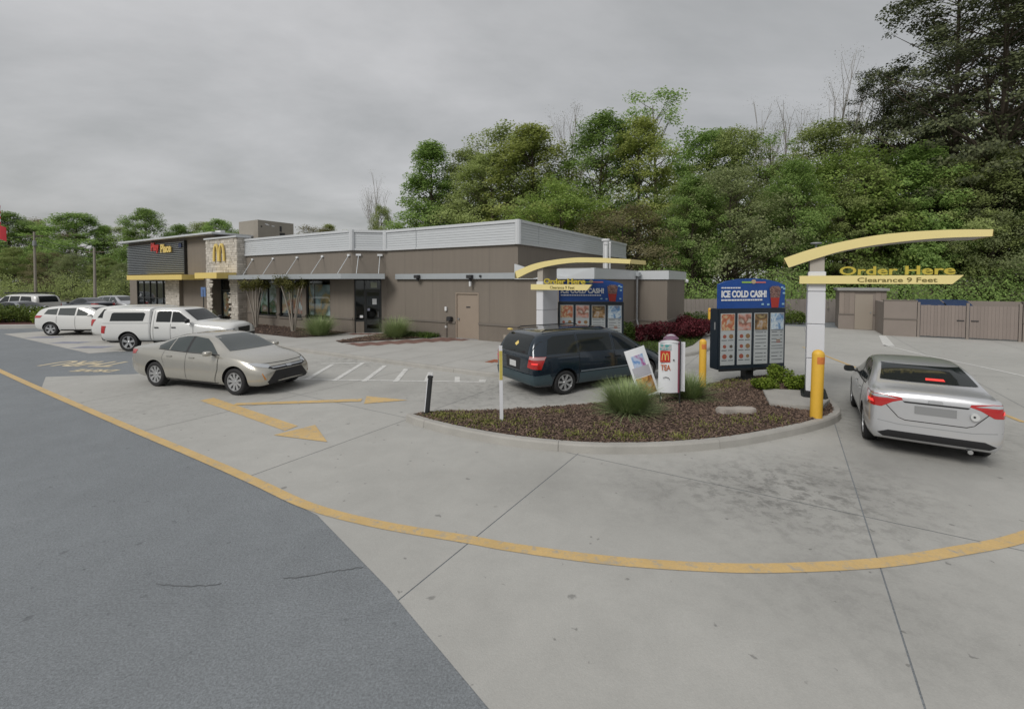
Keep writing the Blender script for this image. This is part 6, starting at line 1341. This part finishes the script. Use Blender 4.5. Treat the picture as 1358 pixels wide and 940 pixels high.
# ------------------------------------------------------------------ trees
LM = {'green': leafmat('leaf_green', (.165, .265, .075), (.37, .51, .155), .15, .5), 'bright': leafmat('leaf_bright', (.18, .28, .065), (.40, .51, .14), .12, .5), 'olive': leafmat('leaf_olive', (.22, .265, .095), (.43, .51, .19), .15, .5), 'yellow': leafmat('leaf_yellowgreen', (.22, .265, .07), (.45, .50, .16), .12, .5),
      'brown': leafmat('leaf_bronze', (.17, .155, .08), (.33, .30, .16), .12, .45), 'pine': leafmat('needle', (.05, .062, .032), (.15, .17, .08), .18, .25), 'grey': leafmat('bud_grey', (.13, .125, .085), (.27, .26, .17), .1, .3), 'pale': leafmat('leaf_pale', (.18, .22, .10), (.36, .41, .19), .12, .5)}
M['twig'] = mat('grey_twig', (.25, .235, .215), .9)
def tree_proto(kind, H, R, seed, leaf, n_clump, n_leaf, size, z0=.22, shape='oval', sparse=0.0):
    """real-size tree: returns (trunk mesh, crown mesh)"""
    g = np.random.default_rng(seed); r = random.Random(seed); tk = MB(); bend = (r.uniform(-.04, .04)*H, r.uniform(-.04, .04)*H)
    tr0 = .011*H+.06
    axis = lambda z: (bend[0]*(z/H)**1.5, bend[1]*(z/H)**1.5)
    tk.tube([(0, 0, -.4)]+[(axis(z)[0], axis(z)[1], z) for z in np.linspace(.02*H, .93*H, 9)], [tr0*1.35]+[tr0*(1-.88*i/8) for i in range(9)], 8)
    prof = {'oval': lambda t: math.sin(math.pi*min(1, max(0, .12+.86*t)))**.75, 'cone': lambda t: (1-t)**.8*.95+.08, 'round': lambda t: math.sqrt(max(0, 1-(2*t-1)**2))**.8, 'top': lambda t: .25+.75*math.sin(math.pi*min(1, t*.95+.05))**.6, 'pine': lambda t: .35+.65*math.sin(math.pi*min(1, t*.85+.12))**.8}[shape]
    C = []
    for k in range(int(n_clump*1.5)):
        t = r.random()**.85; z = H*(z0+(1-z0)*t); a = r.uniform(0, 6.283); q = prof(t)*R*math.sqrt(r.uniform(.12, 1.0))*r.uniform(.85, 1.12)
        ax, ay = axis(z); cx, cy = ax+q*math.cos(a), ay+q*math.sin(a); cs = R*r.uniform(.09, .24)*(1.0 if shape != 'pine' else .95)
        fl = .62 if shape != 'pine' else .38
        n = int(1.55*n_leaf*(cs/(R*.2))**2*r.uniform(.6, 1.2)); d = g.normal(size=(n, 3)); d /= np.linalg.norm(d, axis=1)[:, None]; d *= (g.uniform(.1, 1.25, (n, 1))**.6)
        C.append(np.stack([cx+d[:, 0]*cs, cy+d[:, 1]*cs, z+d[:, 2]*cs*fl], 1))
        if k % 2 == 0 and q > .15*R:
            zb = max(.12*H, z-q*.55-.03*H); bx, by = axis(zb); rad = max(.03, tr0*.30*(1-t)+.03)
            tk.tube([(bx, by, zb), (bx+(cx-bx)*.45, by+(cy-by)*.45, zb+(z-zb)*.40), (cx, cy, z)], [rad, rad*.65, rad*.25], 5)
    tm = tk.build('trunk', M['bark'], None, True).data
    C = np.concatenate(C); out_ = C-np.array((0, 0, H*(z0+(1-z0)*.40))); out_[:, 2] *= .8; out_ /= np.linalg.norm(out_, axis=1)[:, None]+1e-6
    co = fast_leaves('crown', C, size*.66, LM[leaf], None, g, .35, .7, None, out_*1.1); cm_ = co.data
    for o in [x for x in COL.objects if x.data in (tm, cm_)]: bpy.data.objects.remove(o)
    return tm, cm_
def bare_proto(H, seed, leaf='grey'):
    g = random.Random(seed); gn = np.random.default_rng(seed); tk = MB(); tips = []
    def grow(p, d, L, r_, lev):
        q = [p[i]+d[i]*L for i in range(3)]; mid = [p[i]+d[i]*L*.5+g.uniform(-.05, .05)*L for i in range(3)]; tk.tube([p, mid, q], [r_, r_*.8, r_*.55], 6 if lev < 2 else 4, False)
        if lev >= 4: tips.append(q); return
        for k in range(2 if lev > 1 else 3):
            a = g.uniform(0, 6.283); sp = g.uniform(.25, .60); nd = Vector(d)+Vector((math.cos(a)*sp, math.sin(a)*sp, .18)); nd.normalize(); grow(q, tuple(nd), L*g.uniform(.60, .80), r_*.50, lev+1)
        if lev < 3: grow(q, tuple((Vector(d)+Vector((g.uniform(-.15, .15), g.uniform(-.15, .15), .1))).normalized()), L*.8, r_*.7, lev+1)
    grow((0, 0, -.3), (0, 0, 1), H*.34, .008*H+.03, 0)
    tm = tk.build('trunk', M['twig'], None).data; C = np.concatenate([np.array(p)+gn.normal(scale=.30, size=(26, 3)) for p in tips]); co = fast_leaves('crown', C, .075, LM[leaf], None, gn, .2, .5); cm_ = co.data
    for o in [x for x in COL.objects if x.data in (tm, cm_)]: bpy.data.objects.remove(o)
    return tm, cm_
PR = {}
PR['green'] = (16, tree_proto('d', 16, 4.6, 1, 'green', 120, 150, .30)); PR['greencone'] = (18, tree_proto('d', 18, 4.6, 2, 'green', 130, 150, .30, .12, 'cone'))
PR['olive'] = (16, tree_proto('d', 16, 5.0, 3, 'olive', 120, 150, .28)); PR['olive2'] = (16, tree_proto('d', 16, 4.4, 8, 'olive', 100, 140, .28, .18, 'top'))
PR['yellow'] = (17, tree_proto('d', 17, 4.0, 4, 'yellow', 110, 140, .27, .15)); PR['bright'] = (12, tree_proto('d', 12, 4.8, 5, 'bright', 130, 150, .27, .12, 'round'))
PR['loose'] = (18, tree_proto('d', 18, 4.2, 6, 'green', 70, 85, .28, .25, 'top')); PR['brown'] = (9, tree_proto('d', 9, 3.8, 7, 'brown', 110, 130, .20, .06, 'round'))
PR['pale'] = (10, tree_proto('d', 10, 4.6, 9, 'pale', 130, 140, .22, .06, 'round')); PR['under'] = (6, tree_proto('d', 6, 3.0, 10, 'green', 100, 120, .20, .02, 'round'))
PR['pine'] = (28, tree_proto('p', 28, 6.2, 11, 'pine', 150, 170, .30, .16, 'pine')); PR['pine2'] = (28, tree_proto('p', 28, 5.6, 12, 'pine', 120, 150, .32, .22, 'pine'))
PR['bare'] = (16, bare_proto(16, 13)); PR['bare2'] = (16, bare_proto(16, 14))
TR = random.Random(9)
def plant(proto, x, y, h, label, group=None, wide=1.0, name=None):
    H0, (tm, cm_) = PR[proto]; s = h/H0; nm = name or {'pine': 'pine_tree', 'pine2': 'pine_tree', 'bare': 'bare_tree', 'bare2': 'bare_tree', 'under': 'understory_tree', 'brown': 'bronze_tree'}.get(proto, 'broadleaf_tree')
    t = thing(nm, label, 'tree', (x, y, -.05), TR.uniform(0, 6.28), group); t.scale = (s*wide, s*wide, s)
    for n_, me in (('trunk', tm), ('crown', cm_)): o = bpy.data.objects.new(n_, me); COL.objects.link(o); o.parent = t
    return t
def at(px, y): return (px-679)*y/600        # metres to the side of the view axis for a column of the photograph
G1 = 'trees of the wood behind the restaurant'; G2 = 'tall pines at the right end of the wood'; G3 = 'far trees beyond the car park on the left'
for px, top, Y, pr_, wd, lb, gr in (
    (498, 244, 76, 'bare', .8, 'thin grey half-bare tree at the left end of the wood behind the roof', G1), (508, 275, 72, 'olive2', .55, 'small dark olive tree at the foot of the half-bare tree', G1),
    (572, 190, 62, 'greencone', 1.05, 'pointed deep green tree, leftmost full crown behind the roof', G1), (622, 200, 66, 'olive', .8, 'olive tree just right of the pointed deep green tree', G1),
    (655, 205, 58, 'olive', .95, 'broad olive tree behind the middle of the grey fascia', G1), (672, 176, 63, 'olive2', .9, 'taller olive tree rising behind the broad olive one', G1),
    (715, 176, 57, 'yellow', 1.2, 'yellow-green tree above the corner of the grey fascia', G1), (748, 160, 68, 'bare2', .8, 'bare grey tree poking out between the yellow-green crowns', G1),
    (790, 160, 55, 'green', .85, 'upright green tree left of the tallest crown behind the restaurant', G1), (742, 246, 46, 'bright', .95, 'round bright green maple just above the right end of the fascia', G1),
    (846, 168, 52, 'yellow', .95, 'slender yellow-green tree under the tallest loose crown', G1), (872, 124, 60, 'loose', .85, 'tallest loose-crowned tree behind the low restaurant wing', G1),
    (828, 276, 42, 'brown', 1.1, 'low bronze-leaved tree behind the roof vents', G1), (900, 250, 47, 'olive2', .9, 'olive tree right of the slender yellow-green tree', G1), (935, 178, 56, 'green', .8, 'green tree right of the tallest loose crown', G1),
    (975, 175, 53, 'olive', .8, 'dusky olive tree above the near menu board', G1), (992, 160, 64, 'bare', .8, 'bare grey treetop left of centre above the near menu board', G1), (1022, 178, 52, 'loose', .85, 'open-crowned green tree between the bare treetops', G1),
    (1052, 158, 62, 'bare2', .85, 'second bare grey treetop right of the open-crowned tree', G1), (1108, 112, 57, 'bare', .85, 'highest bare treetop, just left of the pines', G1), (1088, 165, 50, 'olive', .85, 'olive tree below the highest bare treetop', G1),
    (1118, 205, 43, 'bright', .85, 'bright layered green tree above the large order sign', G1), (1165, 98, 48, 'pine2', .8, 'first dark pine from the left, beside the highest bare treetop', G2), (1195, 108, 45, 'pine', .75, 'second dark pine from the left', G2),
    (1262, -60, 41, 'pine', 1.0, 'very tall dark pine leaving the top of the picture', G2), (1325, -90, 38, 'pine2', 1.1, 'very tall dark pine nearest the right edge', G2), (1300, 20, 46, 'pine', .95, 'dark pine between the two tallest pines', G2), (1400, -20, 42, 'pine', 1.0, 'dark pine cut by the right edge', G2),
    (1205, 200, 40, 'green', .9, 'green broadleaf tree under the first pines', G1), (1262, 215, 38, 'olive', .8, 'olive broadleaf tree under the tall pines, above the board gate', G1), (1330, 200, 37, 'olive2', .9, 'olive broadleaf tree under the pines at the right edge', G1),
    (965, 232, 41, 'pale', .85, 'pale green tree behind the near menu board', G1), (918, 238, 40, 'green', .75, 'green drooping tree beside the low restaurant wing', G1), (1052, 215, 40, 'green', .7, 'green tree behind the white post of the large order sign', G1), (1150, 222, 40, 'olive2', .75, 'olive tree behind the small tan shed', G1), (1235, 235, 38, 'green', .7, 'green tree right behind the board gate', G1), (1310, 240, 37, 'pale', .7, 'pale green tree behind the right end of the enclosure', G1), (1375, 230, 36, 'green', .75, 'green broadleaf tree cut by the right edge', G1)):
    plant(pr_, at(px, Y), Y, 2.85+(373-top)*Y/600, lb, gr, wd*(1.0 if 'bare' in pr_ or 'pine' in pr_ else 1.22))
for i, (px, top, Y, pr_, wd) in enumerate(((-40, 280, 96, 'green', 1.0), (14, 284, 94, 'green', .95), (50, 296, 98, 'olive', .9), (62, 292, 104, 'brown', .7), (100, 284, 92, 'green', 1.15), (136, 300, 98, 'greencone', .8), (165, 303, 100, 'olive2', .9), (199, 279, 90, 'green', .8), (238, 300, 98, 'green', .8), (268, 296, 102, 'olive2', .8), (296, 293, 94, 'green', .8), (335, 300, 100, 'olive', .8), (370, 298, 104, 'green', .8), (418, 302, 96, 'brown', .8), (440, 300, 100, 'yellow', .8), (465, 306, 104, 'olive', .8))):
    words = ('first', 'second', 'third', 'fourth', 'fifth', 'sixth', 'seventh', 'eighth', 'ninth', 'tenth', 'eleventh', 'twelfth', 'thirteenth', 'fourteenth', 'fifteenth', 'sixteenth')
    plant(pr_, at(px, Y), Y, 2.85+(373-top)*Y/600, '%s %s from the left in the far back row of trees' % (words[i], 'bronze tree' if pr_ == 'brown' else 'tree'), G3, wd*1.45)
for i, (px, top, Y, pr_, wd) in enumerate(((-30, 325, 78, 'yellow', 1.5), (20, 328, 80, 'olive', 1.2), (62, 335, 78, 'brown', 1.1), (98, 338, 76, 'pale', 1.0), (140, 342, 76, 'olive', 1.2), (168, 350, 74, 'pale', .9), (205, 335, 80, 'olive', 1.2))):
    plant(pr_, at(px, Y), Y, 2.85+(373-top)*Y/600, '%s low rounded tree from the left in front of the far row' % ('first', 'second', 'third', 'fourth', 'fifth', 'sixth', 'seventh')[i], 'low trees before the far row', wd)
# the dense wood and undergrowth behind them, one mass each
def wood(name, label, n, xr, yr, zf, size, leaf, seed, step):
    g = np.random.default_rng(seed); C = []
    x = xr[0]
    while x < xr[1]:
        for _ in range(2):
            y = g.uniform(*yr); h = zf(x)*g.uniform(.75, 1.1); r_ = step*g.uniform(.6, 1.1)
            for k in range(max(3, int(h/1.6))):
                cz = h*(k+.6)/max(3, int(h/1.6)); q = n; d = g.normal(size=(q, 3)); d /= np.linalg.norm(d, axis=1)[:, None]; d *= g.uniform(.3, 1, (q, 1))**.5
                C.append(np.stack([x+g.normal()*step*.4+d[:, 0]*r_, y+g.normal()*.8+d[:, 1]*r_, np.maximum(.05, cz+d[:, 2]*1.3)], 1))
        x += step
    C = np.concatenate(C); b_ = np.zeros_like(C); b_[:, 1] = -.8; o = fast_leaves(name, C, size*.8, LM[leaf], None, g, .35, .65, 'stuff', b_); return o
wood('woodland', '', 120, (-21, 92), (72, 80), lambda x: float(np.interp(x, (-21, -17, -10, 0, 12, 25, 38, 50, 62, 75, 92), (9, 15, 20, 21.5, 22, 21, 22, 24, 29, 35, 38)))*(1+.06*math.sin(x*1.3)), .40, 'olive', 31, 2.6)
wood('undergrowth', '', 150, (10.5, 44), (33.0, 35.5), lambda x: 2.8+.8*math.sin(x*.7), .20, 'green', 32, 1.5)
wood('undergrowth', '', 120, (-14, 14), (42, 46), lambda x: 6+1.2*math.sin(x*.5), .26, 'olive', 33, 1.8)
wood('undergrowth', '', 110, (-98, -44), (84, 90), lambda x: 9.0+1.3*math.sin(x*.4), .34, 'green', 34, 2.6)
wood('undergrowth', '', 110, (-86, -46), (70, 73), lambda x: 3.0+1.1*math.sin(x*.6), .26, 'olive', 35, 2.0)
